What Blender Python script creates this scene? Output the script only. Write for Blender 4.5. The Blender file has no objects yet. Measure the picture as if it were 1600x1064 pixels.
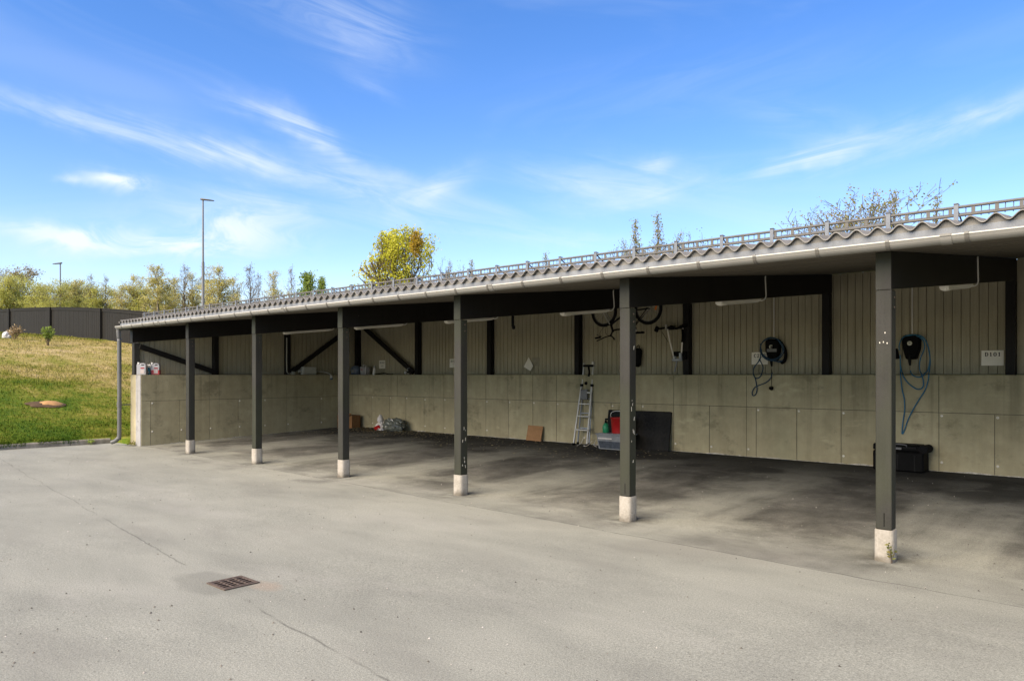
import bpy, bmesh, math, random
import numpy as np
from mathutils import Vector, Matrix, Euler, noise as mnoise
R = math.radians
random.seed(7); np.random.seed(7)
scn = bpy.context.scene
col = scn.collection

# ------------------------------------------------------------------ camera
# world: x runs along the carport (towards the right/near end), y into the carport, z up
cam_d = bpy.data.cameras.new('camera'); cam = bpy.data.objects.new('camera', cam_d); col.objects.link(cam)
cam.location = (14.36, -6.633, 1.52)
cam.rotation_euler = (R(90), 0, R(42.07))
cam_d.sensor_width = 36; cam_d.lens = 26.46; cam_d.shift_y = 0.0333
cam_d.clip_start = 0.05; cam_d.clip_end = 3000
scn.camera = cam

# ------------------------------------------------------------------ light
SUN_EL, SUN_AZ = 40.0, 185.0            # azimuth clockwise from +y
sd = bpy.data.lights.new('sun', 'SUN'); sun = bpy.data.objects.new('sun', sd); col.objects.link(sun)
sd.energy = 3.2; sd.angle = R(60); sd.color = (1.0, 0.84, 0.62)
dv = Vector((math.sin(R(SUN_AZ))*math.cos(R(SUN_EL)), math.cos(R(SUN_AZ))*math.cos(R(SUN_EL)), math.sin(R(SUN_EL))))
sun.rotation_euler = dv.to_track_quat('Z', 'Y').to_euler()
sun.location = (0, -20, 30)

scn.view_settings.view_transform = 'Standard'
scn.view_settings.look = 'None'
scn.view_settings.gamma = 1.0
scn.view_settings.exposure = 1.5

# ------------------------------------------------------------------ node helpers
class NT:
    def __init__(s, tree): s.t = tree
    def n(s, typ, **kw):
        nd = s.t.nodes.new(typ)
        for k, v in kw.items():
            if k.startswith('_'): nd.inputs[int(k[1:])].default_value = v
            else: setattr(nd, k, v)
        return nd
    def l(s, a, b): s.t.links.new(a, b)
    def m(s, op, a, b=None, c=None, clamp=False):
        nd = s.t.nodes.new('ShaderNodeMath'); nd.operation = op; nd.use_clamp = clamp
        for i, v in enumerate((a, b, c)):
            if v is None: continue
            if isinstance(v, (int, float)): nd.inputs[i].default_value = v
            else: s.l(v, nd.inputs[i])
        return nd.outputs[0]
    def mix(s, fac, a, b, mode='MIX'):
        nd = s.t.nodes.new('ShaderNodeMix'); nd.data_type = 'RGBA'; nd.blend_type = mode
        for sock, v in ((nd.inputs[0], fac), (nd.inputs[6], a), (nd.inputs[7], b)):
            if isinstance(v, (int, float)): sock.default_value = v
            elif isinstance(v, tuple): sock.default_value = v if len(v) == 4 else v + (1,)
            else: s.l(v, sock)
        return nd.outputs[2]
    def noise(s, vec, scale, detail=4, rough=.55, dist=0.0, dim='3D'):
        nd = s.t.nodes.new('ShaderNodeTexNoise'); nd.noise_dimensions = dim
        nd.inputs['Scale'].default_value = scale; nd.inputs['Detail'].default_value = detail
        nd.inputs['Roughness'].default_value = rough; nd.inputs['Distortion'].default_value = dist
        if vec is not None: s.l(vec, nd.inputs['Vector'])
        return nd.outputs['Fac']
    def ramp(s, fac, stops):
        nd = s.t.nodes.new('ShaderNodeValToRGB'); e = nd.color_ramp.elements
        while len(e) < len(stops): e.new(0.5)
        for k, (p, c) in enumerate(stops):
            e[k].position = p
            e[k].color = (c, c, c, 1) if isinstance(c, (int, float)) else (tuple(c) + (1,) if len(c) == 3 else c)
        s.l(fac, nd.inputs[0]); return nd.outputs[0]
    def mapping(s, vec, scale=(1, 1, 1), rot=(0, 0, 0), loc=(0, 0, 0)):
        nd = s.t.nodes.new('ShaderNodeMapping'); nd.inputs['Scale'].default_value = scale
        nd.inputs['Rotation'].default_value = rot; nd.inputs['Location'].default_value = loc
        s.l(vec, nd.inputs['Vector']); return nd.outputs[0]
    def smooth(s, v, a, b):
        nd = s.t.nodes.new('ShaderNodeMapRange'); nd.interpolation_type = 'SMOOTHSTEP'
        nd.inputs[1].default_value = a; nd.inputs[2].default_value = b
        nd.inputs[3].default_value = 0; nd.inputs[4].default_value = 1
        s.l(v, nd.inputs[0]); return nd.outputs[0]

# ------------------------------------------------------------------ sky
world = bpy.data.worlds.new('World'); scn.world = world; world.use_nodes = True
world.cycles.sampling_method = 'MANUAL'; world.cycles.sample_map_resolution = 256
def build_sky():
    N = NT(world.node_tree); N.t.nodes.clear()
    sky = N.n('ShaderNodeTexSky', sky_type='NISHITA')
    sky.sun_disc = False; sky.sun_elevation = R(SUN_EL); sky.sun_rotation = R(SUN_AZ)
    sky.altitude = 300; sky.air_density = 1.0; sky.dust_density = 0.25; sky.ozone_density = 2.0
    hs = N.n('ShaderNodeHueSaturation'); hs.inputs['Saturation'].default_value = SKY_SAT; hs.inputs['Value'].default_value = 1.0
    hs.inputs['Hue'].default_value = SKY_HUE
    N.l(sky.outputs[0], hs.inputs['Color'])
    g = N.n('ShaderNodeNewGeometry')
    tc = N.n('ShaderNodeTexCoord')
    sx = N.n('ShaderNodeSeparateXYZ'); N.l(tc.outputs['Generated'], sx.inputs[0])
    # azimuth from the carport's length axis and elevation, in degrees
    az = N.m('MULTIPLY', N.m('ARCTAN2', sx.outputs[1], N.m('MULTIPLY', sx.outputs[0], -1.0)), 57.2958)
    el = N.m('MULTIPLY', N.m('ARCSINE', sx.outputs[2]), 57.2958)
    total = None
    cv = N.n('ShaderNodeCombineXYZ'); N.l(az, cv.inputs[0]); N.l(el, cv.inputs[1])
    warp = N.m('MULTIPLY', N.m('SUBTRACT', N.noise(cv.outputs[0], .3, 3, .6, dim='2D'), .5), 4.0)
    def fibres(rot, sx_, sy_, lo, hi, off):
        st = N.mapping(N.mapping(cv.outputs[0], rot=(0, 0, -R(rot))), (sx_, sy_, 1), loc=(off, off, 0))
        return N.smooth(N.noise(st, 1.0, 6, .62, .5, dim='2D'), lo, hi)
    tex = {'down': fibres(-12, .10, .62, .22, .80, 3), 'up': fibres(12, .10, .62, .22, .80, 17), 'puff': fibres(0, .22, .55, .25, .70, 31)}
    for (ca, ce, L, Wd, rot, amp, kind) in CLOUDS:
        c, s_ = math.cos(R(rot)), math.sin(R(rot))
        da = N.m('SUBTRACT', az, ca); de = N.m('ADD', N.m('SUBTRACT', el, ce), N.m('MULTIPLY', warp, .35))
        u = N.m('ADD', N.m('MULTIPLY', da, c/L), N.m('MULTIPLY', de, s_/L))
        v = N.m('ADD', N.m('MULTIPLY', da, -s_/Wd), N.m('MULTIPLY', de, c/Wd))
        r2 = N.m('ADD', N.m('MULTIPLY', u, u), N.m('MULTIPLY', v, v))
        con = N.m('MULTIPLY', N.m('MULTIPLY', N.m('EXPONENT', N.m('MULTIPLY', r2, -1.0)), amp*(.95 if kind == 'puff' else .72)), tex[kind])
        total = con if total is None else N.m('ADD', total, con)
    # thin veil of high cloud everywhere
    veil = N.smooth(N.noise(N.mapping(cv.outputs[0], (.03, .11, 1), rot=(0, 0, R(12))), 1.0, 5, .6, .8, dim='2D'), .42, .85)
    total = N.m('ADD', total, N.m('MULTIPLY', veil, .20))
    low = N.m('MULTIPLY', N.m('SUBTRACT', 1.0, N.smooth(el, 0, 20)), .16)
    total = N.m('MINIMUM', N.m('ADD', total, low), .95)
    colr = N.mix(total, N.mix(1.0, hs.outputs[0], (1.06, .965, 1.0), 'MULTIPLY'), CLOUD_COL)
    bg = N.n('ShaderNodeBackground'); bg.inputs[1].default_value = SKY_STRENGTH
    N.l(colr, bg.inputs[0])
    out = N.n('ShaderNodeOutputWorld'); N.l(bg.outputs[0], out.inputs[0])
SKY_STRENGTH = 0.089; SKY_SAT = 1.31; SKY_HUE = 0.508
CLOUD_COL = (3.9, 4.25, 4.75)
# az, el, length, width, rotation, strength, wispy
CLOUDS = [
 (18.6, 16.1, 7.41, 0.68, -9, 0.55, 'down'), (24.9, 15.6, 7.02, 0.95, -10, 0.55, 'down'), (29.1, 15.1, 3.93, 0.9, -8, 0.45, 'down'),
 (30.0, 18.2, 3.53, 0.71, -14, 0.5, 'down'), (32.7, 17.2, 3.18, 0.83, -32, 0.7, 'down'), (35.0, 16.1, 1.85, 0.53, -32, 0.4, 'down'),
 (38.3, 13.4, 5.68, 1.42, -10, 0.75, 'down'), (42.1, 13.9, 2.89, 0.78, 22, 0.7, 'up'), (20.2, 12.8, 1.72, 0.57, -4, 1.15, 'puff'),
 (17.5, 12.5, 0.87, 0.33, 0, 0.5, 'puff'), (22.9, 9.0, 6.0, 1.01, 2, 1.0, 'puff'), (27.8, 10.6, 4.73, 1.29, 0, 0.7, 'puff'),
 (18.3, 8.8, 3.31, 0.68, -4, 0.6, 'puff'), (29.6, 12.2, 3.95, 0.81, -14, 0.6, 'down'), (55.7, 14.2, 6.7, 1.54, -4, 0.5, 'down'),
 (59.0, 13.4, 4.22, 0.86, 8, 0.4, 'up'), (58.7, 15.3, 1.13, 0.54, 10, 0.5, 'puff'), (69.7, 15.1, 3.57, 0.82, 9, 0.95, 'up'),
 (72.6, 15.3, 6.84, 1.11, 12, 0.4, 'up'), (79.7, 16.1, 4.57, 0.81, 16, 0.5, 'up'), (81.8, 16.3, 2.01, 0.31, 14, 0.3, 'up'),
 (36.4, 24.5, 4.21, 2.15, -14, 0.45, 'down'), (32.7, 24.9, 5.44, 1.57, -10, 0.25, 'down'), (51.8, 10.1, 5.34, 0.78, -4, 0.45, 'down'),
 (68.9, 17.4, 3.83, 1.08, -14, 0.25, 'down'), (62.2, 20.6, 11.89, 2.1, 2, 0.12, 'up'), (37.3, 20.7, 1.88, 0.49, -25, 0.2, 'down'),
 (14.4, 9.3, 2.03, 0.39, 0, 0.35, 'puff'), (43.1, 11.7, 7.74, 1.22, 0, 0.25, 'down')]
build_sky()

# ------------------------------------------------------------------ materials
def mat(name, rough=.7, spec=.3, metallic=0.0):
    m = bpy.data.materials.new(name); m.use_nodes = True
    N = NT(m.node_tree); b = m.node_tree.nodes['Principled BSDF']
    b.inputs['Roughness'].default_value = rough; b.inputs['Metallic'].default_value = metallic
    b.inputs['Specular IOR Level'].default_value = spec
    return m, N, b
def bump(N, b, h, strength=.3, dist=.01):
    nd = N.n('ShaderNodeBump'); nd.inputs['Strength'].default_value = strength; nd.inputs['Distance'].default_value = dist
    N.l(h, nd.inputs['Height']); N.l(nd.outputs[0], b.inputs['Normal'])
def obj_co(N):
    return N.n('ShaderNodeTexCoord').outputs['Object']
def world_co(N):
    return N.n('ShaderNodeNewGeometry').outputs['Position']
def simple(name, c, rough=.6, spec=.3, metallic=0.0, var=.18, scale=14, bmp=0.0):
    m, N, b = mat(name, rough, spec, metallic)
    co = world_co(N)
    f = N.m('ADD', N.m('MULTIPLY', N.noise(co, scale, 4), .6), N.m('MULTIPLY', N.noise(co, scale*7, 3), .4))
    lo = tuple(max(0, x*(1-var)) for x in c); hi = tuple(min(1, x*(1+var)) for x in c)
    N.l(N.ramp(f, [(.3, lo), (.7, hi)]), b.inputs['Base Color'])
    if bmp: bump(N, b, N.noise(co, scale*4, 4), bmp, .004)
    return m
M = {}
def mk_asphalt():
    m, N, b = mat('asphalt', .93, .2)
    co = world_co(N); sx = N.n('ShaderNodeSeparateXYZ'); N.l(co, sx.inputs[0]); x, y = sx.outputs[0], sx.outputs[1]
    big = N.noise(co, .35, 5, .55, .4); mid = N.noise(N.mapping(co, (.7, 1.6, 1), rot=(0, 0, R(-20))), 1.3, 6, .6, .3)
    c = N.ramp(N.m('ADD', N.m('MULTIPLY', big, .5), N.m('MULTIPLY', mid, .5)), [(.32, (.196, .197, .167)), (.5, (.247, .248, .208)), (.68, (.296, .294, .246))])
    # aggregate speckle
    sp = N.noise(co, 125, 3, .65); sp2 = N.noise(co, 60, 3, .6)
    c = N.mix(.85, c, N.ramp(sp, [(.3, .25), (.48, .5), (.72, .72)]), 'OVERLAY')
    c = N.mix(.35, c, N.ramp(sp2, [(.3, .3), (.7, .7)]), 'OVERLAY')
    vo = N.n('ShaderNodeTexVoronoi'); vo.inputs['Scale'].default_value = 9; N.l(co, vo.inputs['Vector'])
    c = N.mix(N.m('MULTIPLY', N.m('LESS_THAN', vo.outputs['Distance'], .055), .55), c, (.06, .055, .045))
    blo = N.noise(N.mapping(co, (.35, .9, 1), rot=(0, 0, R(-14)), loc=(9, 3, 0)), 1.0, 6, .62, .5)
    c = N.mix(N.m('MULTIPLY', N.smooth(blo, .52, .72), .38), c, (.165, .160, .138))
    c = N.mix(N.m('MULTIPLY', N.smooth(blo, .48, .30), .30), c, (.345, .335, .292))
    # bays under the roof: older, oily surface plus painted shade, with tyre tracks and pale dust between the bays
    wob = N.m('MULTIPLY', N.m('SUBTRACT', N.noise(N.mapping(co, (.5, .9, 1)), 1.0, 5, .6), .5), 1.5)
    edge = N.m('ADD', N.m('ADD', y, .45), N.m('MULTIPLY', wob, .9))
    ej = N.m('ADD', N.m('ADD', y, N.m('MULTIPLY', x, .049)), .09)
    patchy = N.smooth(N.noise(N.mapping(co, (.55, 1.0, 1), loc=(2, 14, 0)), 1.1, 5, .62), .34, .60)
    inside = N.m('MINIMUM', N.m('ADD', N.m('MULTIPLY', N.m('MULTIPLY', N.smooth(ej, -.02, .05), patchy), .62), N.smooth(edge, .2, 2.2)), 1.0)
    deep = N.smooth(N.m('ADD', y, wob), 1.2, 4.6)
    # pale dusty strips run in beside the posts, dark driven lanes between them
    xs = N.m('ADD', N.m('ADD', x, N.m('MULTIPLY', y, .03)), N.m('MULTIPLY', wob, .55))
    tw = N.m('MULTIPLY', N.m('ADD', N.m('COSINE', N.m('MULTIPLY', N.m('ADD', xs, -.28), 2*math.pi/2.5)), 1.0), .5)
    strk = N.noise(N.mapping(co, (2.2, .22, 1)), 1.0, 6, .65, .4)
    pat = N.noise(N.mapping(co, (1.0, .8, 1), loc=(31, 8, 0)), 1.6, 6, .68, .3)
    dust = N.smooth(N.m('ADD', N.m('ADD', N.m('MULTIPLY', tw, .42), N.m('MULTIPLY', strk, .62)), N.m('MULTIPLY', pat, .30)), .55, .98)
    dirt_shade = N.m('MULTIPLY', inside, N.m('SUBTRACT', 1.0, N.m('MULTIPLY', dust, N.m('SUBTRACT', .92, N.m('MULTIPLY', deep, .40)))))
    dirt_shade = N.m('MULTIPLY', dirt_shade, .90)
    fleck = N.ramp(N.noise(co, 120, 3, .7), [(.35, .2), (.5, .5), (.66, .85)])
    c = N.mix(dirt_shade, c, N.mix(.75, N.ramp(pat, [(.34, (.036, .035, .030)), (.52, (.084, .081, .071)), (.68, (.150, .144, .126))]), fleck, 'OVERLAY'))
    # dark patchy ring round every footing
    xm = N.m('SUBTRACT', N.m('MODULO', N.m('ADD', x, 51.25), 2.5), 1.25)
    ring = N.m('EXPONENT', N.m('MULTIPLY', N.m('ADD', N.m('MULTIPLY', xm, xm), N.m('MULTIPLY', N.m('MULTIPLY', y, y), .6)), -14.0))
    ring = N.m('MULTIPLY', ring, N.smooth(N.noise(co, 4.5, 5, .65), .32, .6))
    c = N.mix(N.m('MULTIPLY', ring, .8), c, (.045, .042, .034))
    oil = N.m('MULTIPLY', N.smooth(N.noise(N.mapping(co, (.9, 1.0, 1), loc=(3, 1, 0)), 1.0, 5, .65), .48, .60), N.m('MULTIPLY', deep, .8))
    c = N.mix(oil, c, (.016, .0155, .013))
    # soiling and painted shade, deepening towards the foot of the wall
    grime_shade = N.m('MULTIPLY', N.smooth(N.m('ADD', y, N.m('MULTIPLY', wob, 1.2)), 2.9, 5.0), .84)
    c = N.mix(grime_shade, c, (.022, .021, .018))
    # stains round the posts' line
    st = N.smooth(N.noise(N.mapping(co, (.9, 1.2, 1), loc=(7, 2, 0)), 1.1, 4), .55, .75)
    band = N.m('MULTIPLY', N.smooth(y, -1.5, -.3), N.m('SUBTRACT', 1.0, N.smooth(y, .6, 1.6)))
    c = N.mix(N.m('MULTIPLY', N.m('MULTIPLY', st, band), .6), c, (.10, .095, .085))
    # cracks / paving joints
    def joint(a, b0, wid, amt, x0=-99, x1=99, dark=(.05, .048, .04)):
        nonlocal c
        wv = N.m('MULTIPLY', N.m('SUBTRACT', N.noise(N.mapping(co, (1, .05, 1)), 1.1, 5, .6), .5), .16)
        d = N.m('ABSOLUTE', N.m('ADD', N.m('SUBTRACT', y, N.m('ADD', N.m('MULTIPLY', x, a), b0)), wv))
        wn = N.m('MULTIPLY', N.noise(co, 5, 4), wid*2)
        k = N.m('SUBTRACT', 1.0, N.m('DIVIDE', d, wn), clamp=True)
        brk = N.smooth(N.noise(N.mapping(co, (1, .1, 1), loc=(5, 5, 0)), 1.6, 4), .32, .52)
        k = N.m('MULTIPLY', N.m('MULTIPLY', k, brk), amt)
        k = N.m('MULTIPLY', k, N.m('MULTIPLY', N.m('GREATER_THAN', x, x0), N.m('LESS_THAN', x, x1)))
        c = N.mix(k, c, dark)
    joint(-.118, -2.93, .012, .42, -99, 6.2); joint(-.118, -2.93, .013, .55, 6.2, 8.4); joint(-.118, -2.93, .014, .6, 9.6)
    joint(-.049, -.08, .012, .85)
    # darker repaired patch round the drain
    px = N.m('SUBTRACT', x, 9.06); py = N.m('ADD', y, 4.03)
    rr = N.m('ADD', N.m('POWER', N.m('DIVIDE', px, .42), 2), N.m('POWER', N.m('DIVIDE', py, .22), 2))
    rr = N.m('ADD', rr, N.m('MULTIPLY', N.m('SUBTRACT', N.noise(co, 5, 4), .5), 1.6))
    c = N.mix(N.m('MULTIPLY', N.m('SUBTRACT', 1.0, N.smooth(rr, .5, 1.2)), .35), c, (.12, .12, .10))
    rx = N.m('SUBTRACT', x, 9.42); ry = N.m('ADD', y, 3.80)
    r3 = N.m('ADD', N.m('POWER', N.m('DIVIDE', rx, .22), 2), N.m('POWER', N.m('DIVIDE', ry, .13), 2))
    c = N.mix(N.m('MULTIPLY', N.m('SUBTRACT', 1.0, N.smooth(N.m('ADD', r3, N.m('MULTIPLY', N.noise(co, 14, 4), .8)), .3, 1.3)), .22), c, (.36, .20, .11))
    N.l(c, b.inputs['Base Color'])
    bump(N, b, N.m('ADD', sp, N.m('MULTIPLY', sp2, .8)), .45, .006)
    return m
def mk_concrete(name, lo, mid_, hi, green=.25, formed=True):
    m, N, b = mat(name, .88, .25)
    co = world_co(N)
    a = N.noise(co, 1.1, 6, .6, .3); d = N.noise(co, 7, 6, .65); f = N.noise(co, 60, 3, .6)
    str_ = N.noise(N.mapping(co, (9, 9, .5)), 1.0, 5, .6)
    k = N.m('ADD', N.m('ADD', N.m('MULTIPLY', a, .38), N.m('MULTIPLY', d, .27)), N.m('ADD', N.m('MULTIPLY', str_, .22), N.m('MULTIPLY', f, .13)))
    c = N.ramp(k, [(.36, lo), (.5, mid_), (.62, hi)])
    if formed:
        isl = N.n('ShaderNodeNewGeometry').outputs['Random Per Island']
        c = N.mix(N.m('MULTIPLY', isl, .22), c, tuple(x*.72 for x in lo))
        sz = N.n('ShaderNodeSeparateXYZ'); N.l(co, sz.inputs[0])
        runs = N.m('MULTIPLY', N.smooth(N.noise(N.mapping(co, (5, 5, .12), loc=(1, 2, 3)), 1.0, 5, .65), .52, .70), N.smooth(sz.outputs[2], .1, 1.5))
        c = N.mix(N.m('MULTIPLY', runs, .5), c, tuple(x*.45 for x in lo))
        blot = N.smooth(N.noise(N.mapping(co, (1, 1, 1.4), loc=(2, 5, 1)), 2.0, 6, .7), .54, .68)
        c = N.mix(N.m('MULTIPLY', blot, .55), c, tuple(x*.55 for x in lo))
        pale = N.smooth(N.noise(N.mapping(co, (1, 1, 2.5), loc=(12, 3, 4)), 1.5, 6, .7), .58, .74)
        c = N.mix(N.m('MULTIPLY', pale, .45), c, tuple(min(1, x*1.25) for x in hi))
        gr = N.smooth(N.noise(N.mapping(co, (.8, .8, .8), loc=(4, 4, 9)), 1.0, 5), .5, .75)
        c = N.mix(N.m('MULTIPLY', gr, green), c, (.17, .19, .11))
    N.l(c, b.inputs['Base Color'])
    bump(N, b, N.m('ADD', d, N.m('MULTIPLY', f, .7)), .35, .006)
    return m
def mk_paint(name, base, algae=.0, rough=.55):
    m, N, b = mat(name, rough, .14)
    co = world_co(N)
    gr = N.noise(N.mapping(co, (14, 14, .8)), 1.0, 5, .6); fi = N.noise(co, 90, 3, .6); bl = N.noise(co, 2.3, 5, .6)
    k = N.m('ADD', N.m('ADD', N.m('MULTIPLY', gr, .35), N.m('MULTIPLY', fi, .25)), N.m('MULTIPLY', bl, .4))
    c = N.ramp(k, [(.35, tuple(x*.75 for x in base)), (.65, tuple(x*1.3 for x in base))])
    if algae:
        gm = N.smooth(N.noise(N.mapping(co, (1, 1, .6)), 1.2, 5), .42, .62)
        c = N.mix(N.m('MULTIPLY', gm, algae), c, (.044, .052, .024))
    sc = N.smooth(N.noise(N.mapping(co, (1, 1, .35)), 16, 3, .5), .76, .80)
    c = N.mix(N.m('MULTIPLY', sc, .55), c, (.45, .43, .40))
    N.l(c, b.inputs['Base Color'])
    bump(N, b, N.m('ADD', gr, fi), .25, .004)
    return m
def mk_wood(name, base, axis_scale=(20, 20, 1.0), rough=.8):
    m, N, b = mat(name, rough, .2)
    co = world_co(N)
    gr = N.noise(N.mapping(co, axis_scale), 1.0, 6, .65, .4); bl = N.noise(co, 1.6, 4); fi = N.noise(co, 70, 2)
    k = N.m('ADD', N.m('ADD', N.m('MULTIPLY', gr, .5), N.m('MULTIPLY', bl, .25)), N.m('MULTIPLY', fi, .25))
    N.l(N.ramp(k, [(.35, tuple(x*.78 for x in base)), (.65, tuple(x*1.22 for x in base))]), b.inputs['Base Color'])
    bump(N, b, gr, .3, .004)
    return m
def mk_grass_ground():
    m, N, b = mat('lawn', .95, .1)
    co = world_co(N)
    N.l(grass_colour(N, co), b.inputs['Base Color'])
    bump(N, b, N.noise(co, 25, 5), .6, .04)
    return m
def grass_colour(N, co):
    big = N.noise(co, .22, 5, .6); mid = N.noise(N.mapping(co, (.7, 1.2, 1)), .95, 6, .75); fin = N.noise(co, 9, 4, .7)
    k = N.m('ADD', N.m('ADD', N.m('MULTIPLY', big, .30), N.m('MULTIPLY', mid, .42)), N.m('MULTIPLY', fin, .28))
    sx = N.n('ShaderNodeSeparateXYZ'); N.l(co, sx.inputs[0])
    # dry belt across the upper part of the slope, greener near the kerb and along the fence
    far = N.m('MULTIPLY', N.smooth(sx.outputs[0], -4, -16), .0)
    wx = N.m('ADD', sx.outputs[0], N.m('MULTIPLY', N.m('SUBTRACT', N.noise(co, .28, 4, .6), .5), 14.0))
    dry = N.m('MULTIPLY', N.m('SUBTRACT', 1.0, N.smooth(wx, -18, -4.5)), N.smooth(wx, -36, -20))
    rightdry = N.m('MULTIPLY', N.smooth(sx.outputs[1], -2.0, 3.0), .06)
    k = N.m('SUBTRACT', N.m('ADD', N.m('ADD', k, N.m('MULTIPLY', dry, .088)), rightdry), .038)
    return N.ramp(k, [(.38, (.040, .088, .007)), (.46, (.085, .125, .010)), (.53, (.165, .170, .024)), (.60, (.29, .235, .075)), (.68, (.45, .35, .18))])
def mk_leaf(name, c1, c2, c3, trans=.35):
    m, N, b = mat(name, .6, .25)
    co = world_co(N)
    f = N.noise(co, 1.3, 3); f2 = N.n('ShaderNodeTexWhiteNoise'); N.l(N.n('ShaderNodeNewGeometry').outputs['Random Per Island'], f2.inputs['Vector'])
    k = N.m('ADD', N.m('MULTIPLY', f, .6), N.m('MULTIPLY', f2.outputs['Value'], .4))
    c = N.ramp(k, [(.25, c1), (.5, c2), (.75, c3)])
    N.l(c, b.inputs['Base Color'])
    tr = N.n('ShaderNodeBsdfTranslucent'); N.l(c, tr.inputs[0])
    mx = N.n('ShaderNodeMixShader'); mx.inputs[0].default_value = trans
    N.l(b.outputs[0], mx.inputs[1]); N.l(tr.outputs[0], mx.inputs[2])
    N.l(mx.outputs[0], m.node_tree.nodes['Material Output'].inputs[0])
    return m
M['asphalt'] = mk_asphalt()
M['concrete'] = mk_concrete('wall_concrete', (.275, .240, .145), (.36, .318, .196), (.44, .392, .248))
M['footing'] = mk_concrete('footing_concrete', (.36, .33, .28), (.44, .405, .345), (.50, .465, .40), .0, False)
def mk_footing():
    m, N, b = mat('footing_concrete', .9, .2); co = world_co(N)
    k = N.m('ADD', N.m('MULTIPLY', N.noise(co, 5, 5, .6), .6), N.m('MULTIPLY', N.noise(co, 45, 4, .6), .4))
    c = N.ramp(k, [(.34, (.25, .23, .19)), (.5, (.33, .305, .26)), (.66, (.39, .365, .315))])
    sz = N.n('ShaderNodeSeparateXYZ'); N.l(co, sz.inputs[0])
    g = N.smooth(N.m('ADD', sz.outputs[2], N.m('MULTIPLY', N.m('SUBTRACT', N.noise(co, 9, 5, .65), .5), .18)), .09, -.01)
    c = N.mix(N.m('MULTIPLY', g, .75), c, (.075, .062, .042))
    pit = N.smooth(N.noise(co, 38, 2), .68, .73); c = N.mix(N.m('MULTIPLY', pit, .7), c, (.09, .08, .065))
    rn = N.m('MULTIPLY', N.smooth(N.noise(N.mapping(co, (16, 16, .8)), 1.0, 4), .56, .70), .35); c = N.mix(rn, c, (.17, .15, .115))
    N.l(c, b.inputs['Base Color']); bump(N, b, k, .4, .006); return m
M['footing'] = mk_footing()
M['kerb'] = mk_concrete('kerb_stone', (.15, .13, .10), (.26, .23, .18), (.40, .36, .30), .4)
M['coolconc'] = mk_concrete('cool_concrete', (.23, .225, .215), (.31, .305, .295), (.38, .375, .36), .0)
M['crust'] = simple('crust', (.44, .41, .34), .95, .1, 0, .75, 11)
M['joint'] = simple('joint_dark', (.115, .104, .075), .9, .1)
M['lime'] = simple('lime_residue', (.66, .62, .52), .9, .1, var=.3, scale=20)
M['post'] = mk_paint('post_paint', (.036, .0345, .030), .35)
M['beam'] = mk_paint('beam_shade_paint', (.013, .012, .011), 0)  # same paint as the posts, darkened to put roof shade into the colour
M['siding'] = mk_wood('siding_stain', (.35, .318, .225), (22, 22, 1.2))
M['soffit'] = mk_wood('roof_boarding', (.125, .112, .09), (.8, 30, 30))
M['corr'] = mk_concrete('corrugated_sheet', (.15, .145, .13), (.21, .20, .18), (.28, .27, .245), 0, False)
M['fascia'] = mk_paint('fascia_paint', (.20, .212, .225), 0, .6)
M['gutter'] = simple('gutter_steel', (.215, .207, .182), .5, .25, .0, .08, 4)
M['gutterlip'] = simple('gutter_lip', (.50, .48, .42), .45, .3, .0, .06, 4)
M['bracket'] = simple('gutter_bracket_steel', (.12, .112, .095), .6, .2, .0, .1, 6)
M['pipe'] = simple('downpipe_grey', (.12, .12, .115), .4, .4, 0, .12, 6)
M['galv'] = simple('galvanised_steel', (.30, .32, .345), .45, .4, .5, .12, 20)
M['guardsteel'] = simple('guard_steel', (.16, .175, .195), .55, .3, .2, .12, 12)
M['lampsteel'] = simple('lamp_steel', (.19, .195, .20), .6, .3, 0, .05, 2)
M['galvdark'] = simple('weathered_rail', (.115, .11, .10), .6, .3, .0, .2, 20)
M['fence'] = mk_wood('fence_stain', (.016, .0145, .0115), (20, 20, 1.0), .75)
M['white'] = simple('white_plastic', (.72, .70, .64), .45, .4, 0, .05)
M['lampbody'] = simple('lamp_housing', (.80, .77, .70), .5, .4, 0, .06)
M['diffuser'] = simple('lamp_diffuser', (.86, .84, .77), .3, .5, 0, .04)
M['black'] = simple('black_plastic', (.005, .005, .005), .6, .06, 0, .3)
M['blackmetal'] = simple('black_metal', (.008, .008, .008), .55, .10, .0, .3)
M['rubber'] = simple('tyre_rubber', (.008, .008, .008), .85, .1, 0, .2)
M['alu'] = simple('aluminium', (.47, .455, .41), .45, .4, .3, .08)
M['bluecable'] = simple('blue_cable', (.018, .125, .22), .45, .4, 0, .15)
M['bluecable2'] = simple('navy_cable', (.012, .045, .085), .45, .4, 0, .15)
M['paper'] = simple('paper', (.80, .77, .68), .85, .15, 0, .06, 9)
M['ink'] = simple('ink', (.035, .033, .03), .8, .1)
M['inkgrey'] = simple('faded_ink', (.22, .21, .19), .8, .1)
M['badge'] = simple('badge', (.62, .61, .50), .5, .3, 0, .05)
M['screen'] = simple('grey_trim', (.12, .12, .12), .35, .4)
M['cardboard'] = simple('cardboard', (.26, .135, .058), .85, .15, 0, .25, 7)
M['cardboard2'] = simple('cardboard_light', (.36, .20, .095), .85, .15, 0, .2, 7)
M['plywood'] = mk_wood('plywood', (.30, .165, .075), (2, 2, 14), .75)
M['blackboard'] = simple('dark_board', (.011, .010, .008), .40, .07, 0, .9, 3)
M['red'] = simple('red_plastic', (.34, .012, .012), .4, .4, 0, .1)
M['redliquid'] = simple('red_liquid', (.40, .045, .05), .35, .4, 0, .1)
M['pinklabel'] = simple('pale_label', (.46, .40, .38), .6, .3, 0, .05)
M['jug'] = simple('milky_plastic', (.36, .36, .37), .35, .4, 0, .05)
M['teal'] = simple('teal_liquid', (.02, .14, .17), .3, .5, 0, .2)
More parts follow.
